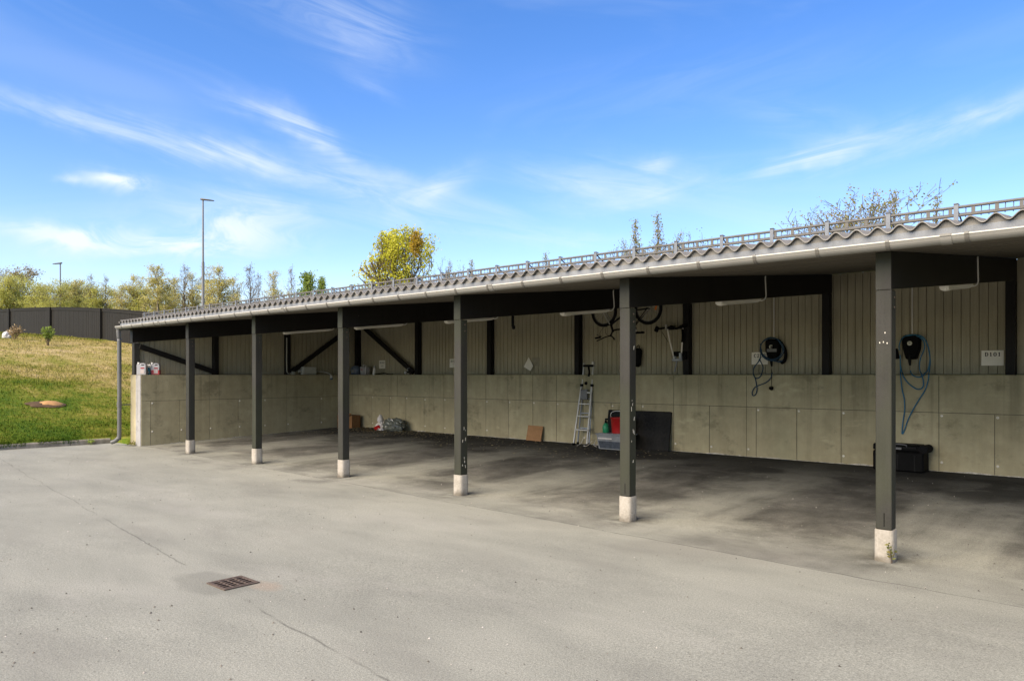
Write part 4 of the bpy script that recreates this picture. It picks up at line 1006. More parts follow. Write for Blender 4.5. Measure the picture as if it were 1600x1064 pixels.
def build_cardbox():
    z0 = floor_z(4.95); o = thing('cardboard_box', 'torn brown cardboard box in the far corner behind the third front post', 'box', loc=(-1.80, 4.98, z0))
    mb = MB(); mb.box((0, 0, .165), (.52, .30, .325), 'cardboard', rot=(0, 0, .15), bev=.004)
    mb.box((-.08, -.172, .17), (.22, .006, .26), 'cardboard2', rot=(0, .04, .15)); mb.box((.05, -.19, .05), (.10, .006, .10), 'cardboard2', rot=(.1, .3, .15)); mb.build('carton', o)
    mb = MB(); mb.box((.06, -.155, .345), (.36, .12, .006), 'cardboard', rot=(.5, 0, .15)); mb.build('flap', o)
build_cardbox()
def crumple(name, c, size, m, amp, seed, label, cat, extra=None):
    bm = bmesh.new(); bmesh.ops.create_icosphere(bm, subdivisions=4, radius=1)
    for v in bm.verts:
        p = v.co.copy(); n = mnoise.noise(p*1.6+Vector((seed, 0, 0)))*.5+abs(mnoise.noise(p*4+Vector((0, seed, 0))))*.7+mnoise.noise(p*9)*.18
        k = 1+amp*n; v.co = Vector((p.x*size[0]*k, p.y*size[1]*k, max(-size[2]*.8, p.z*size[2]*k)))
    o_ = MB(); bm.verts.ensure_lookup_table()
    o_.add([Vector(c)+v.co+Vector((0, 0, size[2]*.8)) for v in bm.verts], [[v.index for v in f.verts] for f in bm.faces], m); bm.free()
    if extra: extra(o_)
    return o_.build(name, loc=c, label=label, cat=cat)
crumple('rubbish_bag', (.0, 5.0, floor_z(5)), (.33, .20, .165), 'greybag', .45, 3, 'crumpled grey see-through rubbish bag against the far concrete wall', 'bag')
def redpart(mb):
    mb.box((-.40, 4.80, floor_z(5)+.075), (.20, .012, .085), 'red', rot=(.35, -.35, .1), bev=.004)
    mb.lathe([(.05, 0), (.085, .05), (.075, .12), (.02, .19), (.004, .20)], (-.42, 4.92, floor_z(5)+.19), 'whitebag', 10)
crumple('carrier_bag', (-.40, 4.93, floor_z(5)), (.15, .11, .11), 'whitebag', .5, 8, 'white and red carrier bag beside the grey rubbish bag', 'bag', redpart)
def build_litter():
    rs = random.Random(2); V = []; F = []
    for k in range(1500):
        if k < 1100: s = rs.gauss(-.2, 1.3); t = min(5.22, 5.25-abs(rs.gauss(0, .42)))
        else: s = rs.uniform(-2, 8); t = rs.uniform(3.4, 5.2)
        if s < -2.1: continue
        a = rs.uniform(0, 6.28); L = rs.uniform(.012, .035); z = floor_z(t)+.004; i = len(V)
        for q in range(4):
            b = a+q*math.pi/2; r = L if q % 2 == 0 else L*.55
            V.append((s+math.cos(b)*r, t+math.sin(b)*r, z+rs.uniform(0, .012)))
        F += [i, i+1, i+2, i+3]
    o = mesh_np('leaf_litter', np.array(V), F, 4, 'leaf_brown'); tag(o, 'dry brown leaves blown along the foot of the back wall', kind='stuff')
build_litter()

# ------------------------------------------------------------------ things on the wall ledges
def jug(x, y, rot, label, liquid):
    o = thing('jug', label, 'jug', 'plastic jugs on the end wall', loc=(x, y, WT)); o.rotation_euler = (0, 0, rot)
    prof = [(-.088, 0), (.088, 0), (.094, .012), (.094, .20), (.085, .232), (.06, .25), (-.02, .25), (-.035, .225), (-.05, .228), (-.05, .245), (-.085, .245), (-.085, .225), (-.094, .20), (-.094, .012)]
    d = .065
    mb = MB(); n = len(prof); vs = []; fs = []
    for yy, k in ((-d, .92), (-d+.012, 1.0), (d-.012, 1.0), (d, .92)): vs += [(a*k, yy, b*k+(1-k)*.12) for a, b in prof]
    for r in range(3): fs += [[r*n+i, r*n+(i+1) % n, (r+1)*n+(i+1) % n, (r+1)*n+i] for i in range(n)]
    fs += [list(range(n))[::-1], list(range(3*n, 4*n))]; mb.add(vs, fs, 'jug'); mb.build('body', o)
    if liquid:
        mb = MB(); mb.box((0, 0, .058), (.193, d*2+.003, .112), 'redliquid', bev=.01); mb.build('red_content', o)
    mb = MB(); mb.tube([(-.068, 0, .24), (-.068, 0, .27)], .021, 'white', 12); mb.build('cap', o)
    mb = MB(); mb.box((.03, -d-.001, .216), (.058, .004, .02), 'black', bev=.001); mb.build('handle_hole', o)
    mb = MB(); mb.box((.025, -d-.003, .145), (.075, .004, .022), 'red'); mb.build('red_label', o)
    mb = MB(); mb.box((.022, -d-.003, .075), (.08, .004, .085), 'pinklabel'); mb.build('paper_label', o)
jug(-2.41, .06, R(52), 'milky white jug with a red label at the left end of the wall top', False)
jug(-2.41, .345, R(52), 'jug half full of red liquid on the end wall top', True)
o = thing('spray_bottle', 'small teal spray bottle with a white trigger between the two jugs', 'spray bottle', loc=(-2.42, .205, WT)); o.rotation_euler = (0, 0, R(50))
mb = MB(); mb.lathe([(.034, 0), (.038, .006), (.038, .09), (.03, .12), (.016, .16), (.014, .17)], (0, 0, 0), 'teal', 16); mb.build('body', o)
mb = MB(); mb.box((0, -.039, .055), (.035, .004, .05), 'clearbox'); mb.build('label_patch', o)
mb = MB(); mb.tube([(0, 0, .165), (0, 0, .195)], .018, 'white', 10); mb.box((.0, 0, .212), (.075, .026, .03), 'white', bev=.006); mb.box((.035, 0, .185), (.01, .014, .05), 'white', rot=(0, .5, 0)); mb.build('trigger', o)
# back wall ledge
o = thing('blue_canister', 'dull blue canister with a tall black pump in the far corner of the wall', 'canister', loc=(-2.30, 5.58, WT))
mb = MB(); mb.lathe([(.13, 0), (.145, .015), (.145, .19), (.12, .225), (.05, .25)], (0, 0, 0), 'bluejug', 18); mb.build('body', o)
mb = MB(); mb.tube(curve_pts([(.02, 0, .25), (.05, 0, .34), (.1, 0, .42), (.15, 0, .40), (.155, 0, .30), (.15, 0, .22)], 5), .024, 'black', 8); mb.build('pump_handle', o)
mb = MB(); mb.box((.03, -.147, .10), (.09, .004, .09), 'clearbox'); mb.build('label_patch', o)
o = thing('white_canister', 'white canister with a small red mark on the back wall top', 'canister', loc=(-1.92, 5.58, WT))
mb = MB(); mb.box((0, 0, .11), (.24, .16, .22), 'jug', bev=.02); mb.build('body', o)
mb = MB(); mb.tube([(-.06, 0, .22), (-.06, 0, .255)], .026, 'white', 12); mb.box((.04, 0, .235), (.1, .03, .03), 'jug', bev=.01); mb.build('cap', o)
mb = MB(); mb.box((-.04, -.082, .14), (.08, .004, .022), 'red'); mb.build('red_label', o)
o = thing('squeeze_bottle', 'slim white squeeze bottle on the back wall top, left of the small notice', 'bottle', loc=(-1.50, 5.55, WT)); o.rotation_euler = (0, .12, 0)
mb = MB(); mb.lathe([(.03, 0), (.036, .008), (.036, .16), (.022, .19)], (0, 0, 0), 'white', 14); mb.build('body', o)
mb = MB(); mb.lathe([(.022, .188), (.022, .225), (.01, .23)], (0, 0, 0), 'jug', 12); mb.build('cap', o)
mb = MB(); pts = [(-1.42, 5.55, WT+.012), (-1.25, 5.58, WT+.03), (-1.1, 5.6, WT+.04), (-.95, 5.58, WT+.02), (-.8, 5.62, WT+.012)]
mb.tube(curve_pts(pts, 6), .012, 'black', 6); mb.tube(curve_pts([(a, b-.03, c+.004) for a, b, c in pts[:4]], 6), .009, 'black', 6)
mb.build('cord', loc=(-1.1, 5.58, WT), label='short black cord lying on the back wall top under the small notice', cat='cord')
o = thing('tap_fitting', 'small pipe fitting with a white knob at the foot of the back brace', 'fitting', loc=(-.18, 5.60, WT))
mb = MB(); mb.tube([(-.1, 0, .08), (.06, 0, .06)], .018, 'blackmetal', 8); mb.tube([(.06, 0, .06), (.08, 0, .0)], .022, 'rust', 8); mb.tube([(-.02, 0, .07), (-.02, 0, .16), (.05, 0, .17)], .01, 'galv', 8); mb.build('pipework', o)
mb = MB(); mb.lathe([(.005, 0), (.034, .004), (.034, .03), (.005, .036)], (-.02, -.05, .055), 'white', 14, Matrix.Rotation(R(90), 4, 'X')); mb.build('knob', o)
# electrics on the end wall
o = thing('junction_box', 'grey junction box on the end wall top with conduit and a hanging plug', 'junction box', loc=(-2.60, 4.2, WT))
mb = MB(); mb.box((.09, .03, .105), (.14, .40, .20), 'boxgrey', bev=.01); mb.box((.163, .03, .105), (.008, .37, .17), 'boxgrey', bev=.003); mb.build('enclosure', o)
mb = MB(); mb.box((.09, -.41, .045), (.07, .09, .075), 'boxgrey', bev=.006); mb.box((.09, -.21, .09), (.06, .08, .06), 'boxgrey', bev=.006); mb.build('cable_gland', o)
mb = MB(); mb.tube(curve_pts([(.14, -.62, .93), (.14, -.62, .5), (.14, -.62, .15), (.135, -.60, .06), (.11, -.54, .03), (.09, -.44, .035)], 5), .013, 'boxgrey', 8); mb.build('conduit', o)
mb = MB(); mb.tube(curve_pts([(.12, .23, .07), (.14, .32, .08), (.25, .42, .07), (.40, .47, .02), (.435, .49, -.03)], 5), .010, 'boxgrey', 8); mb.build('lead', o)
mb = MB(); mb.tube([(.435, .49, -.01), (.438, .495, -.08)], [.028, .036], 'boxgrey', 12); mb.build('plug', o)
mb = MB(); mb.tube([(.438, .495, -.08), (.44, .50, -.125)], [.038, .032], 'bluejug', 12); mb.build('plug_ring', o)

# ------------------------------------------------------------------ drain, weeds, patches
def build_drain():
    o = thing('storm_drain', 'rusty cast iron drain grate set in the asphalt', 'drain', loc=(9.18, -3.925, 0.0))
    w = .27
    mb = MB(); mb.box((0, 0, .0055), (w-.01, w-.01, .001), 'pit'); mb.build('pit', o)
    mb = MB()
    for a, b, sx, sy in ((0, w/2-.012, w, .024), (0, -w/2+.012, w, .024), (w/2-.012, 0, .024, w-.05), (-w/2+.012, 0, .024, w-.05)): mb.box((a, b, .006), (sx, sy, .009), 'rust', bev=.001)
    mb.build('frame', o)
    mb = MB(); k = -3
    for k in range(-2, 3): mb.box((k*.045, 0, .007), (.015, w-.05, .006), 'rust', bev=.001)
    for y in (-.056, 0, .056): mb.box((0, y, .0075), (w-.05, .010, .006), 'rust', bev=.001)
    mb.build('grate', o)
build_drain()
def stems(name, c, n, h, spread, leafm, stemm, label, cat, seed, leaves=6, leafsize=.03):
    rs = random.Random(seed); o = thing(name, label, cat, loc=c); a_ = MB(); b_ = MB()
    for k in range(n):
        az = rs.uniform(0, 6.28); L = h*rs.uniform(.55, 1.0); sp = spread*rs.uniform(.3, 1)
        p0 = Vector((rs.uniform(-.3, .3)*spread*.5, rs.uniform(-.3, .3)*spread*.5, -.02)); p2 = p0+Vector((math.cos(az)*sp, math.sin(az)*sp, L)); p1 = p0.lerp(p2, .5)+Vector((0, 0, L*.12))
        a_.tube([p0, p1, p2], [.006*h/.3*.5, .004*h/.3*.5, .002*h/.3*.5], stemm, 4)
        for q in range(leaves):
            f = rs.uniform(.35, 1.02); b = p0.lerp(p2, f)+Vector((0, 0, L*.1*math.sin(f*3.14)))
            d = Vector((rs.gauss(0, 1), rs.gauss(0, 1), rs.gauss(.6, .6))).normalized(); sd_ = d.cross(Vector((rs.gauss(0, 1), rs.gauss(0, 1), 1))).normalized()*leafsize*.28
            e = b+d*leafsize*rs.uniform(.7, 1.4); m_ = (b+e)/2
            b_.add([b, m_-sd_, e, m_+sd_], [[0, 1, 2, 3]], leafm)
    a_.build('stem', o); b_.build('leaves', o); return o
stems('weed', (12.568, -.085, 0), 6, .19, .05, 'weed', 'rust', 'small reddish weed growing at the foot of the nearest concrete footing', 'weed', 4, 10, .028)
stems('weed', (-2.45, -.10, .0), 14, .10, .14, 'weed', 'leaf_green', 'tuft of weeds at the left corner of the concrete wall', 'weed', 6, 4, .05)
stems('weed', (-3.38, -.62, .02), 12, .13, .14, 'leaf_green', 'leaf_green', 'tuft of weeds at the end of the kerb near the downpipe', 'weed', 9, 4, .05)
def tz(s, t): return float(terrain_z(s, t))
stems('shrub', (-24.33, 3.33, tz(-24.33, 3.33)), 24, .62, .36, 'dry', 'dry', 'small half dry shrub in front of the fence at the left', 'shrub', 21, 13, .10)
stems('shrub', (-21.23, 3.76, tz(-21.23, 3.76)), 24, .78, .26, 'leaf_green', 'bark', 'small upright leafy shrub in front of the fence, right of the pale stone', 'shrub', 22, 15, .10)
stone_p = (-25.3, 3.3, tz(-25.3, 3.3)-.08)
crumple('boulder', stone_p, (.20, .17, .22), 'stone', .35, 5, 'pale stone lying beside the half dry shrub', 'stone')
def build_mound():
    c = Vector((-6.9, -.47, tz(-6.9, -.47))); mb = MB()
    for (dx, dy, rx, ry, h, m) in ((0, 0, .36, .42, .05, 'earthdark'), (.03, .09, .26, .29, .085, 'earth')):
        vs = [c+Vector((dx, dy, h))]; n = 24
        for rr, hh in ((.5, .85), (.8, .45), (1.0, -.05)):
            for k in range(n):
                a = 2*math.pi*k/n; w = rr*(1+.25*mnoise.noise(Vector((math.cos(a)*1.7, math.sin(a)*1.7, rx))))
                x, y = dx+rx*w*math.cos(a), dy+ry*w*math.sin(a); vs.append(Vector((c.x+x, c.y+y, tz(c.x+x, c.y+y)+h*hh)))
        fs = [[0, 1+k, 1+(k+1) % n] for k in range(n)]+[[1+r*n+k, 1+(r+1)*n+k, 1+(r+1)*n+(k+1) % n, 1+r*n+(k+1) % n] for r in range(2) for k in range(n)]
        mb.add(vs, fs, m, True)
    mb.build('earth_mound', loc=c, label='low heap of sandy brown earth on the grass bank', cat='mound')
build_mound()

def build_grit():
    rs = random.Random(12); V = []; F = []
    for k in range(2600):
        if k < 1500: s_ = rs.uniform(-2.5, 14.5); t_ = rs.uniform(-6.0, -.2)
        else: s_ = rs.uniform(-2.0, 14.5); t_ = rs.uniform(-.3, 5.1)
        r = rs.choice((.0035, .004, .005, .006, .009)); z = floor_z(t_)+(mnoise.noise(Vector((s_*.5, t_*.5, 5)))*.008 if t_ < -1 else 0)+.0015; i = len(V)
        p = [(rs.uniform(.6, 1.2)*r*math.cos(a), rs.uniform(.6, 1.2)*r*math.sin(a)) for a in (0, 1.57, 3.14, 4.71)]
        V += [(s_+a, t_+b, z) for a, b in p]+[(s_, t_, z+r*.9)]
        for q in range(4): F += [i+q, i+(q+1) % 4, i+4]
    o = mesh_np('grit', np.array(V), F, 3, 'grit'); tag(o, 'loose stones and grit scattered over the asphalt', kind='stuff')
def mk_grit():
    m, N, b = mat('grit', .9, .2); i = N.n('ShaderNodeNewGeometry').outputs['Random Per Island']
    N.l(N.ramp(i, [(.0, (.05, .045, .04)), (.5, (.12, .11, .09)), (.75, (.20, .18, .15)), (.9, (.48, .45, .40))]), b.inputs['Base Color']); return m
M['grit'] = mk_grit()
build_grit()

# ------------------------------------------------------------------ fence
def build_fence():
    o = thing('board_fence', 'dark brown board fence along the top of the grass bank', 'fence')
    FY = 8.05; rs = random.Random(1)
    nodes = [-75.0, -67.2, -59.3, -51.4, -43.45, -35.3, -27.45, -19.6, -11.8, -6.0]
    tops = {}
    def base(s): return tz(s, FY)-.06
    for a, b in zip(nodes[:-1], nodes[1:]):
        mb = MB(); w = .125; n = int((b-a)/w)
        for k in range(n):
            s = a+(b-a)*(k+.5)/n; z = base(s)
            mb.box((s, FY+rs.uniform(-.004, .004), z+.84), ((b-a)/n-.010, .022, 1.60+rs.uniform(-.01, .01)), 'fence')
        mb.build('fence_panel', o)
        m_ = 6
        for (dz, yy, h, d) in ((1.665, 0, .045, .13), (1.58, -.03, .12, .03), (.08, -.03, .10, .03)):
            mb = MB()
            for k in range(m_):
                s0, s1 = a+(b-a)*k/m_, a+(b-a)*(k+1)/m_; z0, z1 = base(s0), base(s1); L = math.hypot(s1-s0, z1-z0)+.01
                mb.box(((s0+s1)/2, FY+yy, (z0+z1)/2+dz), (L, d, h), 'fence', rot=(0, -math.atan2(z1-z0, s1-s0), 0))
            mb.build('fence_rail', o)
    for s in nodes:
        mb = MB(); mb.box((s, FY-.06, base(s)+.80), (.16, .14, 1.76), 'fence', bev=.006); mb.build('fence_post', o)
build_fence()

# ------------------------------------------------------------------ street lamps
def lamp(x, y, top, h2, sgn, label, L):
    z0 = tz(x, y); o = thing('street_lamp', label, 'street lamp', loc=(x, y, z0)); H = top-z0
    mb = MB(); mb.tube([(0, 0, -.1), (0, 0, h2)], .085, 'lampsteel', 12); mb.tube([(0, 0, h2), (0, 0, h2+.08), (0, 0, H)], [.075, .06, .045], 'lampsteel', 12)
    mb.lathe([(.15, 0), (.15, .03), (.09, .06)], (0, 0, 0), 'galv', 12); mb.build('pole', o)
    mb = MB(); d = Vector((math.sin(R(42.07+90)), math.cos(R(42.07+90)), 0)); d = Vector((.742, .670, 0))*sgn
    n_ = Vector((-d.y, d.x, 0)); prof = [(-.22, .05, .05), (-.1, .10, .07), (.1, .13, .06), (.5, .15, .045), (.9, .10, .03), (1.0, .02, .015)]
    vs = []; fs = []
    for u, w, hh in prof:
        u *= L
        for q in range(8):
            a = 2*math.pi*q/8; vs.append(Vector((0, 0, H+.03-.12*u*(1 if sgn > 0 else .9)+.02))+d*u+n_*w*math.cos(a)+Vector((0, 0, hh*math.sin(a))))
    for r in range(len(prof)-1): fs += [[r*8+q, r*8+(q+1) % 8, (r+1)*8+(q+1) % 8, (r+1)*8+q] for q in range(8)]
    mb.add(vs, fs, 'pipe', True); mb.add(vs[:8], [list(range(8))], 'pipe'); mb.add(vs[-8:], [list(range(8))], 'pipe'); mb.build('lamp_head', o)
lamp(-29.5, 14.39, 11.93, 4.75, 1, 'tall street lamp rising behind the carport roof, with its head to the right', .68)
lamp(-52.58, 13.78, 10.34, 2.6, -1, 'smaller distant street lamp rising behind the fence, with its head to the left', .62)

# ------------------------------------------------------------------ trees
def gen_tree(seed, H, spread, n_main, leaves, leaf_size, trunk_r, upright=.6, bare_top=.0, first=.2, twig=3, crown_pow=1.0, leaf_from=.0, sub=None, wander=.18):
    """returns tube segments (p,q,r0,r1) and leaf anchor points for one tree, built at the origin"""
    rs = random.Random(seed); segs = []; anchors = []
    tr = [Vector((0, 0, -.3))]; n = 9
    for k in range(1, n+1):
        z = H*k/n; tr.append(Vector((rs.gauss(0, .03)*H*.25*k/n, rs.gauss(0, .03)*H*.25*k/n, z)))
    rad = lambda f: trunk_r*(1-f)**.8+.008
    for k in range(n): segs.append((tr[k], tr[k+1], rad(k/n), rad((k+1)/n)))
    def at(f):
        x = f*n; i = min(n-1, int(x)); return tr[i].lerp(tr[i+1], x-i)
    def grow(p, d, L, r, depth):
        steps = 4; q = p
        for s in range(steps):
            d2 = (d+Vector((rs.gauss(0, wander), rs.gauss(0, wander), rs.gauss(.06*upright, wander*.8)))).normalized(); e = q+d2*L/steps
            segs.append((q, e, r*(1-s/steps*.6), r*(1-(s+1)/steps*.6))); 
            anchors.append((e, depth)); 
            if depth < twig:
                for _ in range(2 if depth == 0 else rs.choice((1, 1, 2))):
                    a = rs.uniform(0, 6.28); side = Vector((math.cos(a), math.sin(a), rs.uniform(-.1, .7))); grow(e, (d2*.75+side*.75).normalized(), L*rs.uniform(.35, .55), r*.5, depth+1)
            q, d = e, d2
    for k in range(n_main):
        f = first+(1-first)*(k+rs.random())/n_main*.96
        a = k*2.4+rs.uniform(-.5, .5); up = upright+rs.uniform(-.15, .2)
        g = (f-first)/(1-first); prof = (math.sin(math.pi*min(1, .18+.82*g))**.6 if crown_pow >= 1 else (1-g)**.8*.9+.12)
        L = spread*prof*rs.uniform(.7, 1.15)
        grow(at(f), Vector((math.cos(a), math.sin(a), up*1.3)).normalized(), L, max(.012, rad(f)*.5), 1 if sub is None else sub)
    pts = [a for a, dp in anchors if a.z > H*leaf_from]
    lv = []
    for k in range(leaves):
        p = rs.choice(pts)+Vector((rs.gauss(0, 1), rs.gauss(0, 1), rs.gauss(0, 1)))*leaf_size*1.3
        if bare_top and p.z > H*(1-bare_top) and rs.random() < .75: continue
        d = Vector((rs.gauss(0, 1), rs.gauss(0, 1), rs.gauss(0, .8))).normalized(); w = d.orthogonal().normalized(); s = leaf_size*rs.uniform(.6, 1.3)
        w = (w*math.cos(k)+d.cross(w)*math.sin(k))*s*.42; e = p+d*s
        lv.append((p, (p+e)/2-w, e, (p+e)/2+w))
    return segs, lv
def tree_meshes(segs, lv, bark, leaf):
    V = []; F = []
    for p, q, r0, r1 in segs:
        d = (q-p); 
        if d.length < 1e-5: continue
        d = d.normalized(); u = d.orthogonal().normalized(); w = d.cross(u); i = len(V); sg = 3 if r0 < .03 else 6
        for c, r in ((p, r0), (q, r1)):
            for k in range(sg): a = 2*math.pi*k/sg; V.append(c+(u*math.cos(a)+w*math.sin(a))*r)
        for k in range(sg): F.append((i+k, i+(k+1) % sg, i+sg+(k+1) % sg, i+sg+k))
    tm = bpy.data.meshes.new('trunk'); tm.from_pydata(V, [], F); tm.materials.append(M[bark])
    for p in tm.polygons: p.use_smooth = True
    cm = None
    if lv:
        A = np.array([[tuple(a) for a in l] for l in lv], np.float32).reshape(-1, 3)
        cm = bpy.data.meshes.new('crown'); n = len(lv)
        cm.vertices.add(n*4); cm.vertices.foreach_set('co', A.ravel()); cm.loops.add(n*4); cm.loops.foreach_set('vertex_index', np.arange(n*4, dtype=np.int32))
        cm.polygons.add(n); cm.polygons.foreach_set('loop_start', np.arange(n, dtype=np.int32)*4); cm.update(calc_edges=True); cm.materials.append(M[leaf])
    return tm, cm
def place_tree(kind, meshes, s, t, z, rot, sc, label, cat, group=None, sxy=None):
    o = thing(kind, label, cat, group, loc=(s, t, z)); o.rotation_euler = (0, 0, rot); o.scale = (sxy or sc, sxy or sc, sc)
    a = bpy.data.objects.new('trunk', meshes[0]); col.objects.link(a); a.parent = o
    if meshes[1]: b = bpy.data.objects.new('crown', meshes[1]); col.objects.link(b); b.parent = o
    return o
F_, CX, CY, SN, CN = 1176.2, 14.36, -6.633, math.sin(R(47.93)), math.cos(R(47.93))
def spot(px, D):
    """ground point seen at azimuth of picture column px, D metres ahead of the viewer"""
    X = (px-800)/F_*D; s, t = CX+SN*X-CN*D, CY+CN*X+SN*D; return s, t, tz(s, t)
def height_for(py, D, z): return 1.52+(585.3-py)/F_*D-z
TREES_G = 'trees beyond the fence'
birch_a = tree_meshes(*gen_tree(31, 6.5, 1.5, 30, 10500, .085, .09, 1.1, .15, .12, 3), 'barkpale', 'leaf_birch')
birch_b = tree_meshes(*gen_tree(32, 6.5, 1.35, 28, 7500, .085, .08, 1.2, .25, .15, 3), 'barkpale', 'leaf_birch')
bare_a = tree_meshes(*gen_tree(33, 7.0, 1.3, 30, 900, .085, .075, 1.4, .0, .15, 3), 'bark', 'leaf_brown')
bush_a = tree_meshes(*gen_tree(34, 4.0, 1.7, 36, 19000, .072, .06, 1.25, .12, .03, 3), 'bark', 'leaf_bush')
bush_b = tree_meshes(*gen_tree(35, 4.0, 1.9, 34, 17000, .072, .06, 1.2, .2, .03, 3), 'bark', 'leaf_bush')
oak = tree_meshes(*gen_tree(36, 7.5, 3.0, 16, 4500, .16, .18, .3, .0, .35, 3), 'bark', 'leaf_brown')
green_t = tree_meshes(*gen_tree(37, 5.0, 1.5, 34, 4200, .12, .08, 1.2, .0, .1, 2, .5), 'bark', 'leaf_green')
def crown_top(meshes):
    zs = [v.co.z for v in (meshes[1] or meshes[0]).vertices]; zs.sort(); return zs[int(len(zs)*.997)]
def row(kind, meshes, H0, items, cat, group):
    H0 = crown_top(meshes)
    for (px, py, D, rot, wx, label) in items:
        s, t, z = spot(px, D); h = height_for(py, D, z); k = h/H0
        place_tree(kind, meshes, s, t, z-.05, rot, k, label, cat, group, sxy=k*wx)
row('birch_tree', birch_a, 6.4, [(208, 429, 58, .3, 1.17, 'slender leafy birch between the small street lamp and the carport corner'), (247, 414, 54, 1.9, 1.49, 'broad pale green birch standing behind the left end of the roof'), (342, 416, 54, 3.3, 1.56, 'bushy yellowish birch just right of the tall street lamp'), (118, 437, 62, 5.1, 1.56, 'leafy birch right of the smaller street lamp')], 'birch', TREES_G)
row('birch_tree', birch_b, 6.4, [(427, 422, 55, .8, 1.04, 'small slim leafy birch above the roof, right of the bare birches'), (300, 425, 57, 2.6, 1.30, 'thin leafy birch just left of the tall street lamp'), (70, 443, 64, 4.0, 1.56, 'loose leafy birch left of the smaller street lamp'), (190, 445, 57, 5.5, 1.43, 'short leafy birch above the fence near the carport corner'), (272, 433, 58, 1.2, 1.30, 'short leafy birch left of the bare birch by the tall lamp'), (325, 437, 59, 3.6, 1.56, 'short leafy birch right behind the pole of the tall street lamp'), (365, 433, 58, 2.9, 1.30, 'short leafy birch just right of the bushy yellowish birch')], 'birch', TREES_G)
row('bare_tree', bare_a, 6.9, [(142, 426, 60, .2, .9, 'bare young tree with dark twigs above the fence, left one of a pair'), (165, 429, 60, 2.2, .9, 'bare young tree with dark twigs above the fence, right one of a pair'), (289, 411, 56, 1.1, 1.0, 'tall bare tree with fine twigs just left of the tall lamp'), (390, 411, 56, 4.4, 1.1, 'bare grey tree between the yellowish birch and the slim birch'), (455, 414, 56, 5.2, .7, 'narrow bare tree just left of the green tree'), (404, 424, 58, .9, .8, 'short bare tree beside the bare grey tree')], 'tree', TREES_G)
row('spring_shrub', bush_a, 3.9, [(12, 427, 60, .4, 1.2, 'dense yellow green shrub at the far left above the fence'), (62, 441, 60, 1.4, 1.2, 'low yellow green shrub left of the small street lamp'), (108, 437, 62, 2.4, 1.3, 'rounded yellow green shrub right of the small street lamp'), (150, 445, 60, 3.4, 1.2, 'low yellow green shrub under the pair of bare trees'), (226, 445, 58, 4.6, 1.5, 'low yellow green shrub at the corner of the carport roof')], 'shrub', 'shrubs beyond the fence')
row('spring_shrub', bush_b, 3.9, [(36, 431, 62, .9, 1.3, 'broad yellow green shrub under the brown spreading tree'), (88, 439, 58, 2.9, 1.2, 'yellow green shrub behind the foot of the small street lamp'), (132, 439, 64, 3.9, 1.3, 'yellow green shrub behind the left bare tree'), (182, 445, 62, 5.9, 1.3, 'yellow green shrub between the bare pair and the slender birch'), (-25, 431, 60, 5.0, 1.3, 'yellow green shrub cut by the left edge of the view'), (265, 449, 60, 1.0, 1.2, 'low yellow green shrub behind the roof, under the broad birch')], 'shrub', 'shrubs beyond the fence')
row('broad_tree', oak, 7.6, [(30, 416, 74, .7, 1.0, 'brown spreading tree at the far left above the shrubs')], 'tree', None)
row('larch_tree', green_t, 5.0, [(480, 424, 52, .4, 1.1, 'bright green pointed tree left of the big yellow tree'), (503, 432, 52, 2.4, .8, 'small bright green tree right beside the pointed green tree')], 'tree', 'green trees above the roof')
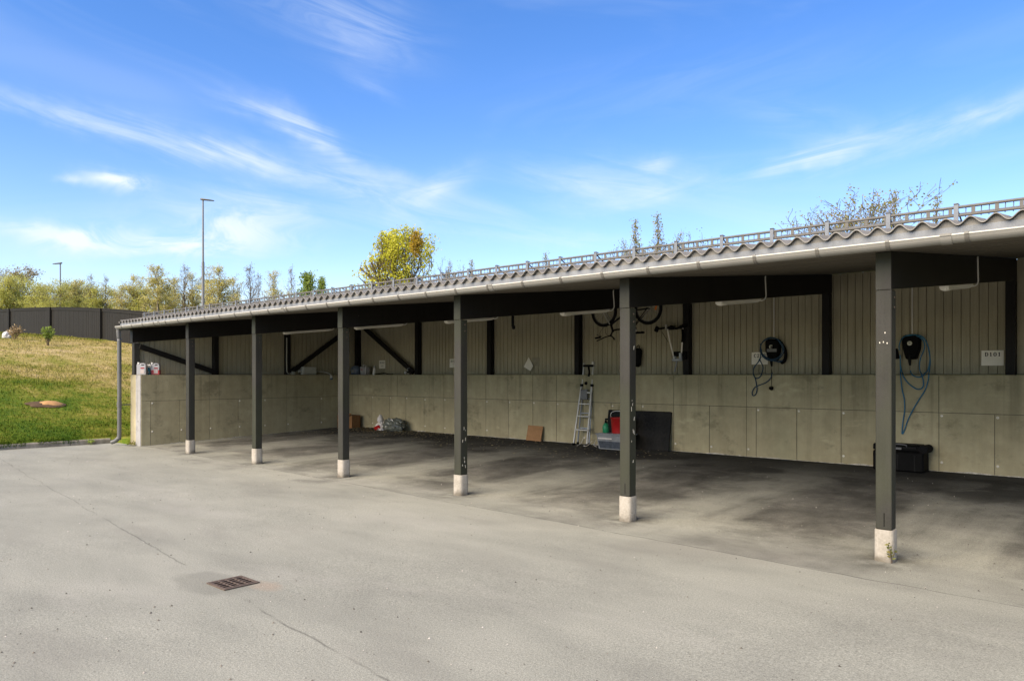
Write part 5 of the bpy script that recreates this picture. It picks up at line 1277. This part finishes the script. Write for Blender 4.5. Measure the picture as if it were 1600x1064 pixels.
# big yellow maple
def build_maple():
    D = 34; s, t, z = spot(617, D); H = height_for(357, D, z)
    segs, lv = gen_tree(52, H*.80, 3.1, 44, 24000, .095, .16, 1.0, .0, .22, 3, 1.0, .25)
    e = Matrix.Rotation(-.5, 3, 'Z') @ Vector((SN, CN, 0)); k0 = D/F_
    prof = [(450, 606, 64), (430, 612, 62), (400, 630, 57), (378, 640, 52), (364, 645, 42), (356, 640, 22)]
    zs = [1.52+(585.3-p[0])*k0-z for p in prof]; cs_ = [(p[1]-617)*k0 for p in prof]; ws = [p[2]*k0 for p in prof]
    def inside(p, m):
        if p.z < zs[0]: c, w = cs_[0], ws[0]
        elif p.z > zs[-1]: return False
        else: c, w = float(np.interp(p.z, zs, cs_)), float(np.interp(p.z, zs, ws))
        u = p.dot(e)-c; v = p.dot(Vector((-e.y, e.x, 0))); w *= m*(1+.42*mnoise.noise(p*.9)+.2*mnoise.noise(p*2.3))
        return u*u+v*v < w*w
    lv = [l for l in lv if inside(l[0], 1.04) and mnoise.noise(l[0]*1.5+Vector((5, 2, 1))) > -.13]; segs = [q for q in segs if q[1].z < zs[0] or inside(q[1], .97)]
    me = tree_meshes(segs, lv, 'bark', 'leaf_maple')
    o = place_tree('maple_tree', me, s, t, z, .5, 1.0, 'big yellow flowering maple rising behind the roof', 'maple')
    D2 = 31.9; X = (650-800)/F_*D2; ps, pt = CX+SN*X-CN*D2, CY+CN*X+SN*D2; pz = 1.52+(585.3-381)/F_*D2
    rs = random.Random(8); V = []; c = Vector((ps, pt, pz))
    for k in range(800):
        d = Vector((rs.gauss(0, 1), rs.gauss(0, 1), rs.gauss(0, 1))).normalized()*rs.random()**.4
        p = c+Vector((d.x*.30, d.y*.30, d.z*.56)); e = p+Vector((rs.gauss(0, .05), rs.gauss(0, .05), rs.gauss(0, .05))); w = Vector((rs.gauss(0, .03), rs.gauss(0, .03), rs.gauss(0, .03)))
        V += [p, (p+e)/2-w, e, (p+e)/2+w]
    cl = mesh_np('leaf_clump', np.array([tuple(v) for v in V]), np.arange(len(V)), 4, 'leaf_old')
    cl.parent = o; cl.matrix_parent_inverse = o.matrix_basis.inverted()
build_maple()
# sparse tops over the roof
def thick(g, r): return [(p, q, max(a, r), max(b, r*.8)) for p, q, a, b in g[0]], g[1]
sap = tree_meshes(*thick(gen_tree(61, 6.0, .75, 34, 900, .075, .06, 1.3, .0, .3, 2, .5), .009), 'bark', 'leaf_far')
loose = tree_meshes(*thick(gen_tree(62, 6.0, 2.2, 20, 2400, .085, .08, .9, .0, .35, 3), .010), 'bark', 'leaf_far')
loose2 = tree_meshes(*thick(gen_tree(63, 6.0, 2.9, 24, 3000, .085, .08, .8, .0, .3, 3), .010), 'bark', 'leaf_far')
row('sapling', sap, 6.0, [(994, 340, 26, .2, .8, 'narrow dark sapling above the roof, left one of two'), (1027, 332, 26, 2.2, .8, 'narrow dark sapling above the roof, right one of two'), (737, 404, 34, 1.2, .7, 'thin twiggy sapling just right of the big yellow maple'), (852, 392, 30, 3.2, .7, 'tip of a thin sapling above the middle of the roof'), (1464, 303, 22, 4.2, .7, 'thin bare sapling at the far right above the roof'), (1399, 294, 22, 4.9, .55, 'thin upright sapling in the sparse tree at the right')], 'sapling', 'saplings behind the roof')
row('young_tree', loose, 6.0, [(1052, 358, 26, .5, .8, 'sparse leafy young tree just right of the two saplings'), (985, 372, 27, 2.2, .7, 'low sparse tree top left of the two saplings'), (702, 405, 34, 1.5, .6, 'sparse low tree top right of the maple'), (1010, 384, 27, 3.0, .7, 'low yellowish tree top under the two saplings')], 'tree', 'young trees behind the roof')
row('young_tree', loose2, 6.0, [(1352, 297, 21, .9, 1.15, 'sparse tree with scattered young leaves above the roof at the right'), (1300, 326, 22, 2.6, .8, 'low sparse tree top left of the sparse tree at the right')], 'tree', 'young trees behind the roof')
